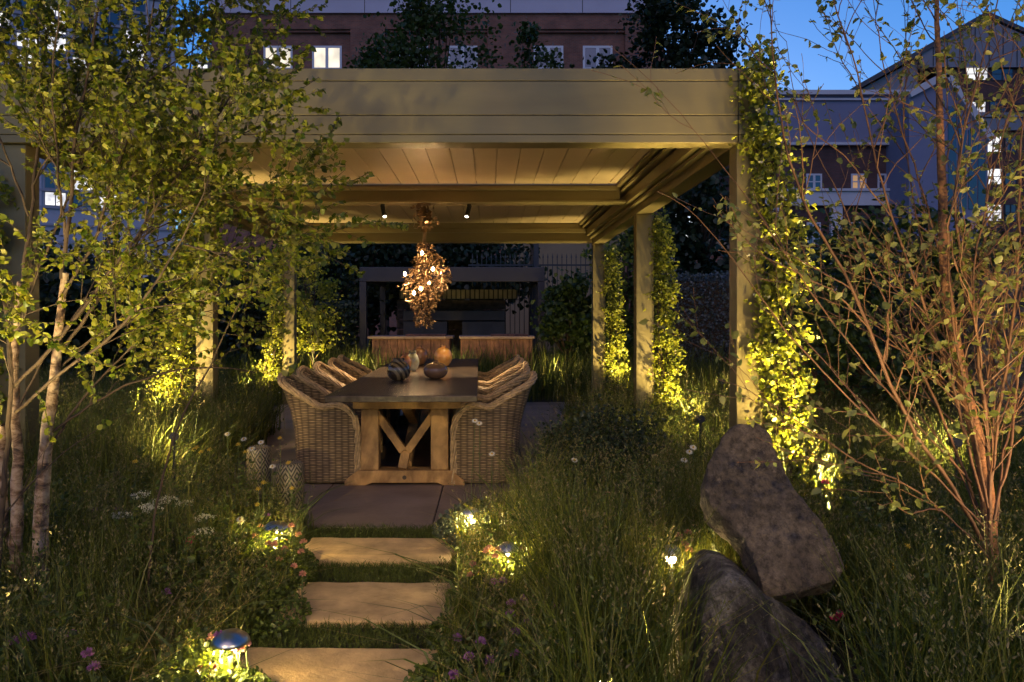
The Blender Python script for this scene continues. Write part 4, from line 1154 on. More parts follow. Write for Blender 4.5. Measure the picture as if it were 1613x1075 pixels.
# garden spots lighting the two near trees and the pergola front
uplight(-1.30, 1.70, (-1.6, 3.1, 2.4), 90, 'spotlight in the bed below the left birch', 70, .3, (1, .80, .32))
uplight(-2.55, 2.2, (-1.7, 3.2, 2.5), 60, 'spotlight left of the birch trunks', 75, .3, (1, .76, .30))
uplight(-2.85, 3.3, (-1.45, 3.2, 2.3), 60, 'spotlight behind the birch trunks', 75, .3, (1, .76, .30))
uplight(2.45, 2.1, (1.9, 2.9, 1.5), 44, 'spotlight at the foot of the right tree', 90, .25, (1, .62, .28))
uplight(1.5, 1.6, (1.5, 3.0, 2.1), 46, 'spotlight in the grass before the stacked stones', 75, .3, (1, .74, .32))
uplight(.20, 1.72, (1.08, 2.74, 1.06), 30, 'narrow spotlight in the grass aimed at the top of the stacked stones', 26, .44, (1, .70, .36))
uplight(-.05, 1.5, (-.6, 4.7, 2.62), 5, 'wide spotlight aimed at the pergola front', 78, .3, (1, .72, .30))
for x_, w_, lb_ in ((-2.2, 165, 'added pole floodlight, unseen behind the camera on the left'), (1.9, 175, 'added pole floodlight, unseen behind the camera on the right')):  # added floods, out of view, filling meadow and stones from the front
    t = thing('added_floodlight', lb_, 'garden light', (x_, -2.2, 0), 0, 'added floodlights behind the camera')
    m = MB(); m.tube([(0, 0, 0), (0, 0, 2.7)], .025, 10); m.build('pole', M_dark, t)
    m = MB(); m.box((-.13, -.03, 2.70), (.13, .04, 2.9)); m.build('housing', M_dark, t, bevel=.01)
    m = MB(); m.box((-.11, .042, 2.72), (.11, .046, 2.88)); m.build('lens', M_lens, t)
    spot('added_flood_lamp', (x_, -2.13, 2.8), (x_*.55, 3.0, .2), w_, (1, .72, .32), 54, .9, .10, t)
for k_, (x_, y_, tx, ty, w_, lb_) in enumerate([(-1.9, 4.6, -2.6, 6.5, 14, 'added fill spotlight in the left meadow beside the patio'), (-3.6, 5.6, -4.6, 8.5, 16, 'added fill spotlight far left in the meadow behind the birch'),
        (1.1, 12.0, 1.3, 14.0, 16, 'added fill spotlight in the grass right of the bar counters'), (-2.2, 12.2, -1.8, 14.0, 16, 'added fill spotlight in the grass left of the bar counters'), (-.55, 12.6, -.5, 14.2, 9, 'added fill spotlight before the cedar counters'),
        (1.5, 5.4, 1.6, 7.5, 14, 'added fill spotlight in the right meadow beside the patio'), (2.7, 4.4, 3.2, 6.6, 16, 'added fill spotlight behind the right tree'), (2.6, 8.5, 3.6, 10.5, 14, 'added fill spotlight far right in the meadow before the hedge')]):
    uplight(x_, y_, (tx, ty, .35), w_*1.2, lb_, 120, .62, (1, .74, .28))  # added low lamps that brighten the dim grass and the counters

# ------------------------------------------------------------------ meadow, herbs and turf
rng = np.random.default_rng(77)
def ok(x, y, marg=0.):
    path = (x > -.96-.10*(y > 3.85)+marg) & (x < -.16-marg) & (y < 4.72)
    patio = (x > np.where(y < 8.8, -1.95-.19*np.floor(np.maximum(y-4.68, 0)/1.37)-.02, PX0)) & (x < np.where(y < 8.8, np.where(y < 6.05, .41, .87), PX1)) & (y > PY0-.03) & (y < PY1)
    bad = path | patio
    for ux, uy, dx_, dy_ in UPS:
        L_ = math.hypot(dx_, dy_); f_ = min(.30, L_)/max(L_, 1e-6)
        for q in (0., .5, 1.): bad |= (x-ux-dx_*f_*q)**2+(y-uy-dy_*f_*q)**2 < .10**2
    bad |= (np.abs(x/np.maximum(y, .1)-.2392) < .012) & (y > 2.2) & (y < 3.45)
    return ~bad
def rockzone(x, y):
    return ((x/y > .262) & (x/y < .49) & (y < 3.05)) | ((x > .66) & (x < 1.38) & (y > 2.4) & (y < 3.2))
def scatter(n, y0, y1, wide=1.0):
    y = np.sqrt(rng.uniform(y0**2, y1**2, n)); f0, f1 = (-60-VX)/F-.06, (1680-VX)/F+.06
    x = rng.uniform(f0, f1, n)*y*wide
    return x, y
parts = []
def meadow(n, y0, y1, hmin, hmax, w, lean=.5):
    x, y = scatter(n, y0, y1)
    dn = snoise(x, y, 1.3, 2.0); keep = ok(x, y) & (rng.random(n) < .62+.5*dn)
    # keep out of the stones
    keep &= ~(rockzone(x, y) & (rng.random(len(x)) < .97))
    x, y = x[keep], y[keep]
    tuft = snoise(x, y, 3.5, 5.); h = (hmin+(hmax-hmin)*rng.beta(2, 2.2, len(x)))*(1+.28*snoise(x, y, .9, 1.)+.18*tuft)
    # lower along the path and patio edges
    e = np.minimum(np.abs(x+.96), np.abs(x+.16)); low = np.clip(e/.45, .38, 1); h = np.where(y < 4.8, h*low, h); h = np.where((x/y > .07) & (x/y < .20) & (y > 3.4) & (y < 5.0), h*.72, h)
    h = np.where((x < -1) & (x > -1.9) & (y > 3.8) & (y < 4.9), h*.72, h)
    az = rng.uniform(0, 2*PI, len(x))
    az = np.where((x > -1.5) & (x < -1.0) & (np.cos(az) > .3) & (y < 4.7), az+PI, az)
    az = np.where((x > -.15) & (x < .2) & (np.cos(az) < -.4) & (y < 4.7), az+PI, az)
    V, Q = blades_np(x, y, h, w*rng.uniform(.6, 1.4, len(x)), lean*rng.uniform(.15, 1.5, len(x)), az, rng)
    parts.append((V, Q, 0))
    return x, y, h
def seedheads(n, y0, y1, h0, h1, s=1.0):
    x, y = scatter(n, y0, y1); k = ok(x, y) & ~rockzone(x, y); x, y = x[k], y[k]; m_ = len(x)
    h = rng.uniform(h0, h1, m_)*(1+.2*snoise(x, y, .9, 1.)); e = np.minimum(np.abs(x+.96), np.abs(x+.16)); h = np.where(y < 4.8, h*np.clip(e/.4, .5, 1), h)
    az = rng.uniform(0, 2*PI, m_); ln = rng.uniform(.05, .45, m_)
    V, Q = blades_np(x, y, h, np.full(m_, .0028*s), ln, az, rng); parts.append((V, Q, 0))
    q = 16; t = rng.uniform(.70, 1.0, (m_, q))
    off = (ln*h)[:, None]*t**2; cz = h[:, None]*(t-.35*ln[:, None]*t**2.5)
    sp_ = (1.02-t)*.17*h[:, None]
    a2 = rng.uniform(0, 2*PI, (m_, q))
    X = x[:, None]+np.cos(az)[:, None]*off+np.cos(a2)*sp_; Y = y[:, None]+np.sin(az)[:, None]*off+np.sin(a2)*sp_
    Pn = np.stack([X, Y, cz+sp_*.5], -1).reshape(-1, 3)
    D = np.stack([np.cos(a2), np.sin(a2), np.full_like(a2, 1.0)], -1).reshape(-1, 3)
    V, Q = leaves_np(Pn, D, .011*s*rng.uniform(.7, 1.4, len(Pn)), rng, LEAF_LONG); parts.append((V, Q, 1))
meadow(30000, 1.25, 3.2, .30, .64, .0048, .42)
meadow(52000, 3.0, 5.0, .32, .72, .0056, .42)
meadow(62000, 4.8, 8.5, .34, .74, .0065)
meadow(34000, 8.0, 12.5, .35, .75, .010, .35)
meadow(30000, 11.3, 17.0, .45, .95, .014, .3)
seedheads(1000, 1.4, 3.2, .42, .72); seedheads(2300, 3.0, 5.0, .45, .80); seedheads(1500, 4.8, 9.0, .5, .9, 1.4)
def broad(n, y0, y1, h0, h1, w):
    x, y = scatter(n, y0, y1); k = ok(x, y, -.02) & ~rockzone(x, y); x, y = x[k], y[k]; m_ = len(x)
    V, Q = blades_np(x, y, rng.uniform(h0, h1, m_), w*rng.uniform(.6, 1.3, m_), rng.uniform(.5, 1.7, m_), rng.uniform(0, 2*PI, m_), rng); parts.append((V, Q, 2 if w > .006 else 3))
broad(2600, 1.3, 5.0, .22, .5, .011); broad(2400, 4.8, 9.0, .3, .6, .015); broad(2600, 1.3, 5.0, .3, .6, .003); broad(3000, 4.8, 9, .3, .6, .005)
def stalks(n, y0, y1, h0, h1, ls):
    # leafy upright stems
    x, y = scatter(n, y0, y1); k = ok(x, y, -.02) & ~rockzone(x, y) & (snoise(x, y, 2.2, 4.) > -.15); x, y = x[k], y[k]; m_ = len(x)
    e = np.minimum(np.abs(x+.96), np.abs(x+.16)); h = rng.uniform(h0, h1, m_)*np.where(y < 4.8, np.clip(e/.35, .45, 1), 1); az = rng.uniform(0, 2*PI, m_); ln = rng.uniform(.0, .35, m_)
    V, Q = blades_np(x, y, h, np.full(m_, .004), ln, az, rng); parts.append((V, Q, 0))
    q = 18; t = rng.uniform(.15, 1.0, (m_, q)); off = (ln*h)[:, None]*t**2; cz = h[:, None]*(t-.35*ln[:, None]*t**2.5)
    Pn = np.stack([x[:, None]+np.cos(az)[:, None]*off, y[:, None]+np.sin(az)[:, None]*off, cz], -1).reshape(-1, 3); a2 = rng.uniform(0, 2*PI, len(Pn))
    V, Q = leaves_np(Pn, np.stack([np.cos(a2), np.sin(a2), rng.uniform(-.2, .8, len(Pn))], 1), ls*(1.15-t.ravel()*.6)*rng.uniform(.7, 1.3, len(Pn)), rng, LEAF_LONG*[1, 1.3, 1]); parts.append((V, Q, 2))
stalks(1500, 1.3, 3.2, .25, .55, .042); stalks(1700, 3.0, 5.0, .3, .62, .042); stalks(1300, 4.8, 9.0, .35, .7, .055)
V, Q, Mi = cat(parts); tag(np_mesh('meadow_grass', V, Q, [M_grass, M_seedh, M_herb, M_straw], None, False, Mi), kind='stuff')

parts = []
def herbs(n, y0, y1, h, ls, mi, thr=-.3, seed=0., shape=LEAF_ROUND):
    x, y = scatter(n, y0, y1); k = ok(x, y, -.03) & (snoise(x, y, 1.8, seed) > thr) & ~(rockzone(x, y) & (rng.random(len(x)) < .9)); x, y = x[k], y[k]
    e = np.minimum(np.abs(x+.96), np.abs(x+.16)); hh = h*(.7+.45*snoise(x, y, 2.7, seed+1))*np.where(y < 4.8, np.clip(e/.35, .3, 1), 1)
    z = hh*rng.random(len(x))**.7
    V, Q = leaves_np(np.stack([x, y, z], 1), rng.normal(size=(len(x), 3))+[0, 0, .4], ls*rng.uniform(.6, 1.4, len(x)), rng, shape, nrm=np.array([0, -.2, .7]))
    parts.append((V, Q, mi))
herbs(34000, 1.25, 4.9, .34, .021, 0, -.1, .0)
herbs(24000, 1.25, 4.9, .28, .030, 1, .1, 3.0, LEAF_LONG)
herbs(26000, 4.8, 9.0, .30, .034, 0, -.2, 1.0)
herbs(20000, 8.5, 16., .4, .055, 0, -.6, 2.0)
# low leafy mats spilling round the path lights
def clump(cx, cy, rx, ry, h, n, ls, mi):
    a = rng.uniform(0, 2*PI, n); r_ = np.sqrt(rng.random(n)); x = cx+rx*r_*np.cos(a); y = cy+ry*r_*np.sin(a)
    z = h*(1-r_**2*.75)*rng.random(n)**.5*(.8+.4*snoise(x, y, 9, 1.))
    V, Q = leaves_np(np.stack([x, y, np.abs(z)+.004], 1), rng.normal(size=(n, 3))+[0, 0, .3], ls*rng.uniform(.6, 1.4, n), rng, LEAF_ROUND, nrm=np.array([0, -.3, .6])); parts.append((V, Q, mi))
clump(-1.12, 3.72, .26, .42, .25, 5200, .017, 0); clump(-.97, 3.25, .20, .25, .15, 1800, .016, 0); clump(-.95, 2.42, .26, .30, .27, 3400, .018, 0)
clump(.05, 3.35, .24, .32, .23, 4600, .017, 0); clump(-.06, 3.0, .18, .3, .16, 2000, .017, 0); clump(-.1, 2.5, .2, .3, .18, 2000, .018, 0); clump(-.12, 4.45, .2, .25, .26, 2200, .022, 1)
V, Q, Mi = cat(parts); tag(np_mesh('ground_cover', V, Q, [M_herb, M_greyherb], None, False, Mi), kind='stuff')

# short turf between the slabs
n = 52000; x = rng.uniform(-1.16, .0, n); y = rng.uniform(1.6, 4.74, n)
ins = np.zeros(n, bool)
for (y0, y1, x0, x1) in steps: ins |= (x > x0-.004) & (x < x1+.004) & (y > y0-.002) & (y < y1+.002)
ins |= y > 4.70
x, y = x[~ins], y[~ins]
V, Q = blades_np(x, y, rng.uniform(.02, .055, len(x)), np.full(len(x), .0034), rng.uniform(.2, 1.2, len(x)), rng.uniform(0, 2*PI, len(x)), rng, -.015)
tag(np_mesh('turf', V, Q, M_turf), kind='stuff')

# ------------------------------------------------------------------ individual flowers
frng = np.random.default_rng(5)
def flower(kind, px, py, D, label, group, s=1.0):
    label = label.replace(' in the dark planting', '').replace(' round the path light', ' round the light')
    c = np.array(P(px, py, D)); c[2] = max(.05, c[2])
    base = np.array([c[0]+frng.normal()*.03, c[1]+frng.normal()*.03, 0.])
    L = np.array([base, base*.6+c*.4+[frng.normal()*.01, 0, 0], c*.9+base*.1, c]); L[0, 2] = 0; L[1, 2] = c[2]*.4; L[2, 2] = c[2]*.85
    V, Q = tube_np([L-base], [np.array([.0022, .002, .0016, .0012])*1.1], 5); pr_ = [(V, Q, 0)]
    c0 = c-base
    if kind == 'clover':
        u = frng.normal(size=(44, 3)); u /= np.linalg.norm(u, axis=1)[:, None]; u[:, 2] = np.abs(u[:, 2])*1.2-.25
        V, Q = leaves_np(c0+u*.004*s, u, .016*s, frng, LEAF_LONG*[1, 1.1, 1]); pr_.append((V, Q, 1)); mats = [M_stemg, M_pink]
    elif kind in ('purple', 'magenta'):
        u = frng.normal(size=(50, 3)); u /= np.linalg.norm(u, axis=1)[:, None]; u[:, 2] = np.abs(u[:, 2])*1.0-.2
        V, Q = leaves_np(c0+u*.004*s, u, .017*s, frng, LEAF_LONG*[1, 1.2, 1]); pr_.append((V, Q, 1)); mats = [M_stemg, M_purple if kind == 'purple' else M_magenta]
    elif kind in ('daisy', 'yellow'):
        k = 14 if kind == 'daisy' else 9; a = np.arange(k)*2*PI/k; tl = frng.normal(size=2)*.3
        u = np.stack([np.cos(a), np.sin(a)*.7-.0*a, np.sin(a)*.55+.12*np.cos(a)*tl[0]], 1)
        V, Q = leaves_np(c0+u*.004*s, u, (.0165 if kind == 'daisy' else .014)*s, frng, LEAF_LONG*[1, .8, .6], nrm=np.tile(np.array([[0, -1.2, 1.6]]), (k, 1))); pr_.append((V, Q, 1))
        mm = MB(); mm.lathe([(.001, -.006*s), (.005*s, -.002), (.005*s, .003*s), (.001*s, .007*s)], 8, c0+np.array([0, -.002, .001]))
        q4 = [f for f in mm.f if len(f) == 4]; pr_.append((np.array(mm.v), np.array(q4), 2)); mats = [M_stemg, M_petalw if kind == 'daisy' else M_yellow, M_disc]
    else:  # umbel
        a = frng.uniform(0, 2*PI, 26); r_ = np.sqrt(frng.random(26))*.045*s; q = np.stack([r_*np.cos(a), r_*np.sin(a), -.3*r_+frng.normal(size=26)*.003], 1)
        V, Q = tube_np([np.array([c0-[0, 0, .04], c0+p_]) for p_ in q], [np.array([.001, .0007])]*26, 3); pr_.append((V, Q, 0))
        pp = np.repeat(c0+q, 7, 0)+frng.normal(size=(182, 3))*.0035; V, Q = leaves_np(pp, frng.normal(size=pp.shape)+[0, 0, 1], .006*s, frng); pr_.append((V, Q, 1)); mats = [M_stemg, M_petalw]
    # a few small stem leaves
    t = frng.uniform(.2, .8, 5); lp = c0*t[:, None]; V, Q = leaves_np(lp, frng.normal(size=(5, 3))+[0, 0, .4], .022*s, frng, LEAF_LONG); pr_.append((V, Q, 0))
    V, Q, Mi_ = cat(pr_)
    nm = {'clover': 'clover_flower', 'purple': 'purple_flower', 'magenta': 'magenta_flower', 'daisy': 'daisy', 'yellow': 'yellow_flower', 'umbel': 'white_umbel_flower'}[kind]
    o = np_mesh(nm, V, Q, mats, None, False, Mi_); o.location = base
    tag(o, label, 'flower', group)
ORD = ['leftmost', 'second', 'third', 'fourth', 'fifth', 'sixth', 'seventh', 'eighth', 'ninth', 'tenth', 'eleventh', 'twelfth', 'thirteenth', 'fourteenth', 'fifteenth', 'sixteenth', 'seventeenth', 'eighteenth', 'nineteenth', 'twentieth']
def many(kind, lst, label, group, s=1.0):
    for k, t in enumerate(sorted(lst)):
        flower(kind, t[0], t[1], t[2], label+(', leftmost of its group' if k == 0 else ', %s from the left' % ORD[k]), group, s)
many('clover', [(459, 829, 3.85), (470, 843, 3.8), (478, 854, 3.75), (474, 870, 3.7), (448, 866, 3.7), (422, 857, 3.75), (440, 882, 3.6), (419, 895, 3.6), (477, 905, 3.5), (455, 850, 3.9), (402, 845, 3.8), (410, 830, 4.1), (432, 858, 3.65), (463, 893, 3.55)],
     'pink clover in the clump beside the planter', 'pink clovers left of the path')
many('clover', [(327, 1050, 2.45), (316, 1056, 2.4), (336, 1052, 2.42), (388, 1015, 2.5), (378, 1025, 2.5), (333, 1004, 2.55)], 'mauve clover head round the nearest path light', 'clovers at the nearest path light', .9)
many('clover', [(766, 868, 3.4), (772, 864, 3.5), (781, 878, 3.4), (745, 890, 3.3), (741, 907, 3.3), (783, 867, 3.35), (822, 866, 3.5), (757, 902, 3.35)], 'pink clover round the small path light', 'pink clovers right of the path')
many('clover', [(1025, 887, 3.25), (1107, 888, 3.2), (1104, 910, 3.2), (921, 862, 3.6), (906, 866, 3.6), (1079, 858, 3.3), (1085, 867, 3.25), (1070, 845, 3.4), (1084, 840, 3.4), (878, 830, 3.9), (918, 806, 4.0), (926, 812, 4.0), (985, 851, 3.6), (994, 856, 3.6), (1009, 866, 3.5), (957, 779, 4.2)], 'pink clover in grass left of the stones', 'pink clovers in the right meadow')
many('purple', [(778, 918, 3.1), (792, 916, 3.1), (826, 943, 2.9), (805, 951, 2.9), (804, 968, 2.85), (832, 981, 2.8), (812, 996, 2.7), (720, 1006, 2.7), (757, 1012, 2.6), (739, 1036, 2.5), (772, 1041, 2.5), (715, 1064, 2.4), (870, 955, 2.9), (884, 960, 2.9), (812, 1032, 2.5), (956, 1056, 2.4), (848, 950, 3.0), (1012, 930, 3.0), (1020, 935, 3.0)], 'mauve flower head in the dark planting right of the path', 'mauve flowers right of the path', 1.0)
many('purple', [(138, 1030, 2.3), (148, 1052, 2.25), (38, 1002, 2.4), (47, 1005, 2.4), (150, 803, 3.9), (372, 1022, 2.5), (420, 812, 4.2), (345, 1002, 2.5), (187, 802, 3.9), (262, 934, 3.0), (22, 1012, 2.4), (113, 1001, 2.5)], 'mauve flower head in the dark bed left of the path', 'mauve flowers left of the path')
many('magenta', [(914, 864, 3.5), (921, 866, 3.5)], 'magenta flower left of the magenta pair in the meadow', 'magenta flower on the left')
many('magenta', [(963, 862, 3.5), (969, 859, 3.52), (976, 861, 3.5), (985, 863, 3.5)], 'magenta flower in the short row left of the glaring path light', 'magenta flowers in a row')
many('magenta', [(1315, 975, 2.9), (1322, 969, 2.9), (1300, 760, 3.9), (298, 855, 3.4), (301, 850, 3.4)], 'dark pink flower half hidden in the meadow', 'stray dark pink flowers')
many('daisy', [(397, 707, 4.6), (429, 735, 4.5), (384, 692, 4.9), (411, 697, 4.7), (378, 818, 3.9), (358, 684, 5.0), (380, 822, 3.9)], 'white daisy in the grass before the left patio edge', 'daisies by the left patio edge', 1.05)
many('daisy', [(905, 725, 4.5), (1002, 716, 4.8), (972, 707, 4.8), (1086, 712, 4.4), (1092, 705, 4.4), (1078, 725, 4.4), (775, 715, 4.6), (748, 663, 4.9), (755, 667, 4.9)], 'white star shaped flower in the meadow right of the table', 'white flowers right of the table', 1.1)
many('yellow', [(386, 712, 4.6), (454, 729, 4.4), (441, 690, 4.7), (407, 770, 4.2), (460, 769, 4.3), (415, 760, 4.2), (310, 705, 4.4), (317, 712, 4.4), (305, 708, 4.4), (213, 727, 4.0), (405, 795, 4.1), (375, 700, 4.6), (330, 708, 4.4)], 'yellow flower in the meadow left of the planter', 'yellow flowers left of the patio')
many('yellow', [(1404, 885, 3.0), (1406, 895, 3.0), (1446, 940, 2.8), (1472, 938, 2.8), (1480, 950, 2.8), (1445, 938, 2.8), (1330, 893, 3.2), (1500, 840, 3.2), (1405, 880, 3.0), (1430, 860, 3.1)], 'yellow flower in the meadow below the right tree', 'yellow flowers on the right')
many('umbel', [(222, 777, 3.6), (252, 786, 3.5), (240, 800, 3.4), (290, 790, 3.7), (322, 812, 3.6), (192, 808, 3.5), (320, 834, 3.5), (265, 783, 3.55), (234, 795, 3.45)], 'flat white umbel flower in the dark left bed', 'white umbels in the left bed')

# ------------------------------------------------------------------ buildings
def window(parent, x0, x1, y, z0, z1, pane, frame=M_white, fw=.09, mull=True, tr_=.35, dy=.0):
    """window facing -Y at plane y (local); frame is a part, pane a sub-part"""
    m = MB(); a = y-.05
    m.box((x0, a, z0), (x0+fw, y-.002, z1)); m.box((x1-fw, a, z0), (x1, y-.002, z1)); m.box((x0+fw, a, z1-fw), (x1-fw, y-.002, z1)); m.box((x0+fw, a, z0), (x1-fw, y-.002, z0+fw))
    if mull:
        c = (x0+x1)/2; m.box((c-fw*.7, a-.002, z0+fw), (c+fw*.7, y-.004, z1-fw))
        if tr_: zz_ = z1-(z1-z0)*tr_; m.box((x0+fw, a+.006, zz_-.03), (c-fw*.7, y-.006, zz_+.03)); m.box((c+fw*.7, a+.006, zz_-.03), (x1-fw, y-.006, zz_+.03))
    f = m.build('window', frame, parent)
    m = MB(); m.box((x0+fw*.5, y-.03, z0+fw*.5), (x1-fw*.5, y-.012, z1-fw*.5)); m.build('pane', pane, f)
    return f
# brick office building
D = 45.; s = F/D
bb = thing('brick_building', 'long red brick building with a pale parapet behind the pergola', 'building', (0, D, 0))
xl, xr = (333-VX)/s, (1046-VX)/s; zp = H+(VY-22)/s
m = MB(); m.box((xl, .30, 0), (xr, 14, zp)); 
pairs = [(394, 552), (606, 768), (822, 985)]
edges = [xl]+[(p-VX)/s for q in pairs for p in q]+[xr]
for k in range(0, 8, 2): m.box((edges[k], 0, 0), (edges[k+1], .298, zp-.9))
m.box((xl, .001, zp-.898), (xr, .298, zp))
for q in pairs: m.box(((q[0]-VX)/s+.002, .12, zp-1.05), ((q[1]-VX)/s-.002, .299, zp-.90))
m.build('wall', M_brick, bb)
m = MB(); m.box((xl-.15, -.15, zp+.002), (xr+.15, 14, zp+.95)); m.box((xl-.3, -.30, zp+.952), (xr+.3, 14.1, zp+1.15)); m.build('parapet', mat_plain('parapet_panel', (.50, .47, .56), .7, 0, .5, .06), bb)
m = MB()
for px in (459, 575, 804, 917): m.box(((px-VX)/s-.02, -.158, zp+.004), ((px-VX)/s+.02, -.152, zp+.95))
m.build('panel_joints', M_dark, bb)
wins = [(413, 459, 1), (490, 537, 1), (627, 674, 0), (705, 752, 0), (841, 888, 0), (919, 966, 0)]
for fl in range(4):
    z1 = H+(VY-70)/s-fl*4.1
    for a, c, lit in wins:
        window(bb, (a-VX)/s, (c-VX)/s, .30, z1-2.0, z1, (M_lit if (lit and fl == 0) else M_glass), fw=.13, tr_=.66)
# rooftop pavilion far behind at the left
D = 80.; s = F/D
rf = thing('roof_pavilion', 'small distant rooftop lantern between the tower and the brick building', 'building', ((319-VX)/s, D, 0))
m = MB(); m.box((-.85, 0, 0), (.85, 2, H+(VY-100)/s)); m.build('wall', M_clad, rf)
m = MB(); z = H+(VY-100)/s; m.box((-1.0, -.2, z+.002), (1.0, 2.2, z+.12)); m.box((-.7, .1, z+.122), (.7, 1.9, z+.32)); m.build('roof', M_white, rf)
window(rf, -.6, .6, 0, z-.6, z-.1, M_litcool, M_dark, .06, True, 0)
# glass tower on the left
D = 150.; s = F/D
tw_ = thing('glass_tower', 'tall glazed apartment tower with balconies behind the birch on the left', 'building', ((277-VX)/s, D, 0), math.radians(24))
W = 95.; Ht = 92.
m = MB(); m.box((-W, 0, 0), (0, 20, Ht)); m.build('wall', mat_plain('tower_cladding', (.40, .40, .47), .5, .1, .3, .08), tw_)
rs = random.Random(9)
nfl = 14; fl_h = 3.2; z0 = 28.
m = MB()
for k in range(28): m.box((-W, -.35, 2+k*fl_h-.001), (.05, -.003, 2+k*fl_h+.45))
m.build('floor_bands', mat_plain('tower_band', (.30, .30, .36), .6, 0, .5, .05), tw_)
m = MB()
for j in range(18): m.box((-.45-j*4.5-.28, -.30, 0), (-.45-j*4.5+.05, -.005, Ht))
m.build('vertical_fins', mat_plain('tower_fin', (.45, .45, .52), .6, 0, .5, .05), tw_)
for k in range(16):
    zb = 22+k*fl_h+.5 if k < 13 else 0
    if k >= 13: continue
    for j in range(7):
        if k > 12: break
        x1 = -.9-j*4.5; x0 = x1-(1.9 if j == 0 else 3.6)
        lit = rs.random() < .3 and j > 0
        pane = M_litcool if lit else M_glass
        window(tw_, x0, x1, 0, 2+(6+k)*fl_h+.5, 2+(7+k)*fl_h-.05, pane, M_clad, .14, True, 0)
# villa on the right
D = 40.; s = F/D
vl = thing('villa', 'blue-grey rendered villa with brick lower storeys behind the right meadow', 'building', ((1190-VX)/s, D, 0))
def vx(px): return (px-1190)/s
def vz(py): return H-(py-VY)/s
m = MB(); m.box((vx(1188), .1, vz(225)+.002), (vx(1432), 9, vz(150))); m.build('upper_wall', M_blue, vl)
m = MB(); m.box((vx(1186), -.15, vz(150)+.002), (vx(1434), 9.1, vz(143))); m.box((vx(1187), -.02, vz(158)), (vx(1433), .098, vz(155))); m.box((vx(1187), -.12, vz(229)), (vx(1433), .16, vz(225))); m.build('cornice', M_render, vl)
m = MB(); m.box((vx(1188), .2, 0), (vx(1432), 9, vz(225))); m.build('brick_wall', M_brick2, vl)
m = MB(); m.box((vx(1188), -.1, vz(324)), (vx(1432), .198, vz(302))); m.box((vx(1188), -.2, vz(302)+.002), (vx(1432), .198, vz(298))); m.build('string_course', M_render, vl)
for px in (1318, 1416, 1222):
    m = MB(); m.box((vx(px-9), -.02, 0), (vx(px+9), .198, vz(324)-.003)); m.build('pilaster', M_render, vl)
for a, c, y0, y1, mt in ((1272, 1297, 273, 299, M_glass), (1343, 1367, 273, 299, M_litdim), (1385, 1410, 273, 299, M_glass), (1244, 1257, 358, 394, M_glass), (1273, 1295, 350, 394, M_glass), (1340, 1362, 350, 392, M_glass), (1378, 1400, 350, 392, M_glass)):
    window(vl, vx(a), vx(c), .2, vz(y1)+.02, vz(y0), mt, M_render, .09, True, .5)
m = MB(); m.prism([(vx(1308), 3, vz(143)+.01), (vx(1400), 3, vz(143)+.01), (vx(1368), 3, vz(116)), (vx(1330), 3, vz(116))], (0, 5, 0)); m.build('roof', M_slate, vl)
# gabled blue annex
D = 38.; s = F/D
an = thing('gabled_annex', 'blue gabled glass-fronted annex between the villa and the brick block', 'building', ((1430-VX)/s, D, 0))
def ax(px): return (px-1430)/s
def az_(py): return H-(py-VY)/s
m = MB(); m.prism([(ax(1432), 0, 0), (ax(1556), 0, 0), (ax(1556), 0, az_(218)), (ax(1490), 0, az_(122)), (ax(1432), 0, az_(152))], (0, 8, 0)); m.build('wall', M_blue, an)
m = MB(); m.beam((ax(1490), -.1, az_(118)), (ax(1560), -.1, az_(222)), .35, .25, up=(0, 1, 0)); m.beam((ax(1490), -.1, az_(118)), (ax(1430), -.1, az_(150)), .35, .25, up=(0, 1, 0)); m.build('roof_edge', M_render, an)
for a, c, y0, y1 in ((1493, 1506, 168, 330), (1509, 1522, 185, 330), (1525, 1538, 205, 330), (1540, 1552, 228, 330)):
    m = MB(); m.box((ax(a), -.04, az_(y1)), (ax(c), -.003, az_(y0))); f_ = m.build('window', M_glass, an)
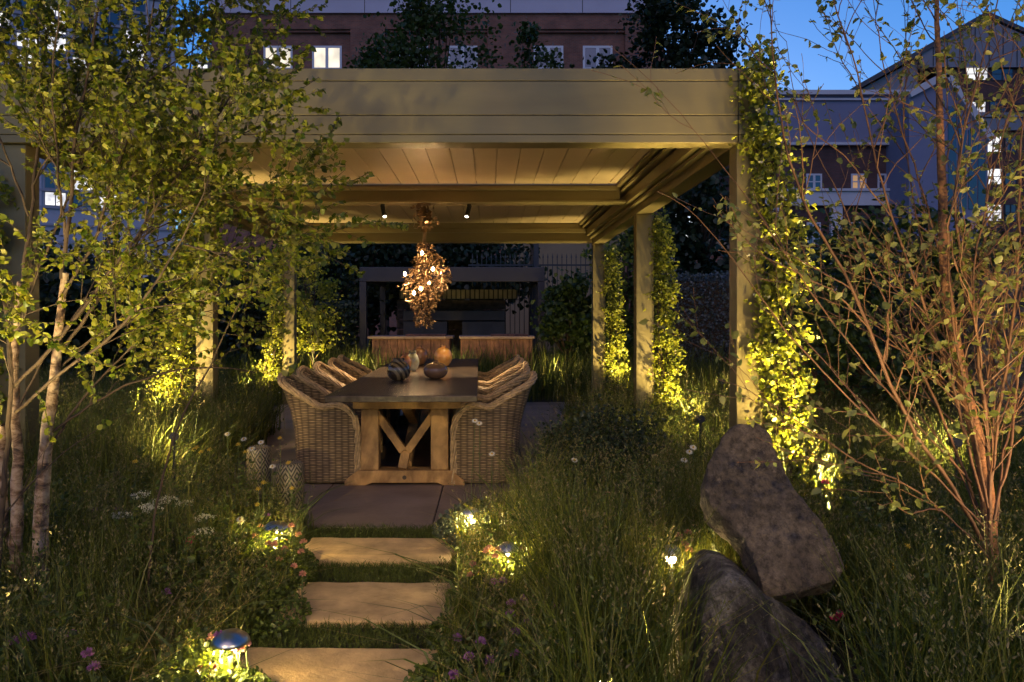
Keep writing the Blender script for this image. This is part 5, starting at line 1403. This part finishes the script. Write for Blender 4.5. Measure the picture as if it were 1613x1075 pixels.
# modern brick block with metal gable
D = 60.; s = F/D
bk = thing('brick_block', 'modern brick block with grey metal gable and lit windows at the right edge', 'building', ((1553-VX)/s, D, 0))
def kx(px): return (px-1553)/s
def kz(py): return H-(py-VY)/s
m = MB(); m.box((kx(1490), .3, 0), (kx(1700), 12, kz(108))); m.build('wall', M_brick2, bk)
m = MB(); m.prism([(kx(1452), 0, kz(106)), (kx(1680), 0, kz(106)), (kx(1680), 0, kz(85)), (kx(1553), 0, kz(28)), (kx(1452), 0, kz(85))], (0, 12, 0)); m.build('gable', M_clad, bk)
m = MB(); m.prism([(kx(1350), -.2, kz(142)), (kx(1452), -.2, kz(85)), (kx(1553), -.2, kz(26)), (kx(1700), -.2, kz(92)), (kx(1700), -.2, kz(86)), (kx(1553), -.2, kz(19)), (kx(1350), -.2, kz(134))], (0, 13, 0)); m.build('roof', M_slate, bk)
m = MB(); m.prism([(kx(1352), .5, kz(143)), (kx(1451), .5, kz(143)), (kx(1451), .5, kz(90))], (0, 8, 0)); m.build('side_gable', M_clad, bk)
m = MB()
for k in range(9): x = kx(1470+k*22); zt_ = kz(28)-abs(x)*.48; m.box((x-.03, -.03, kz(105)), (x+.03, -.003, zt_-.15))
m.build('cladding_seams', M_dark, bk)
m = MB(); m.box((kx(1480), -.1, kz(185)), (kx(1700), .298, kz(178))); m.box((kx(1480), .05, kz(205)), (kx(1700), .298, kz(186))); m.build('balcony_slab', M_clad, bk)
m = MB()
for k in range(40): m.box((kx(1570)+k*.12, -.09, kz(178)+.002), (kx(1570)+k*.12+.02, -.07, kz(165)))
m.box((kx(1570), -.1, kz(165)), (kx(1570)+4.9, -.06, kz(163))); m.build('balcony_rail', M_dark, bk)
for a, c, y0, y1, mt in ((1523, 1560, 104, 126, M_litcool), (1565, 1600, 104, 126, M_glass), (1526, 1557, 158, 177, M_litcool), (1562, 1590, 158, 177, M_glass), (1553, 1582, 212, 240, M_litcool), (1586, 1605, 212, 240, M_glass),
                         (1553, 1582, 264, 291, M_litcool), (1586, 1605, 264, 291, M_glass), (1553, 1582, 321, 349, M_litcool), (1586, 1605, 321, 349, M_glass)):
    window(bk, kx(a), kx(c), .3, kz(y1)+.01, kz(y0)-(.03 if y0 < 110 else 0), mt, M_dark, .07, True, .5)
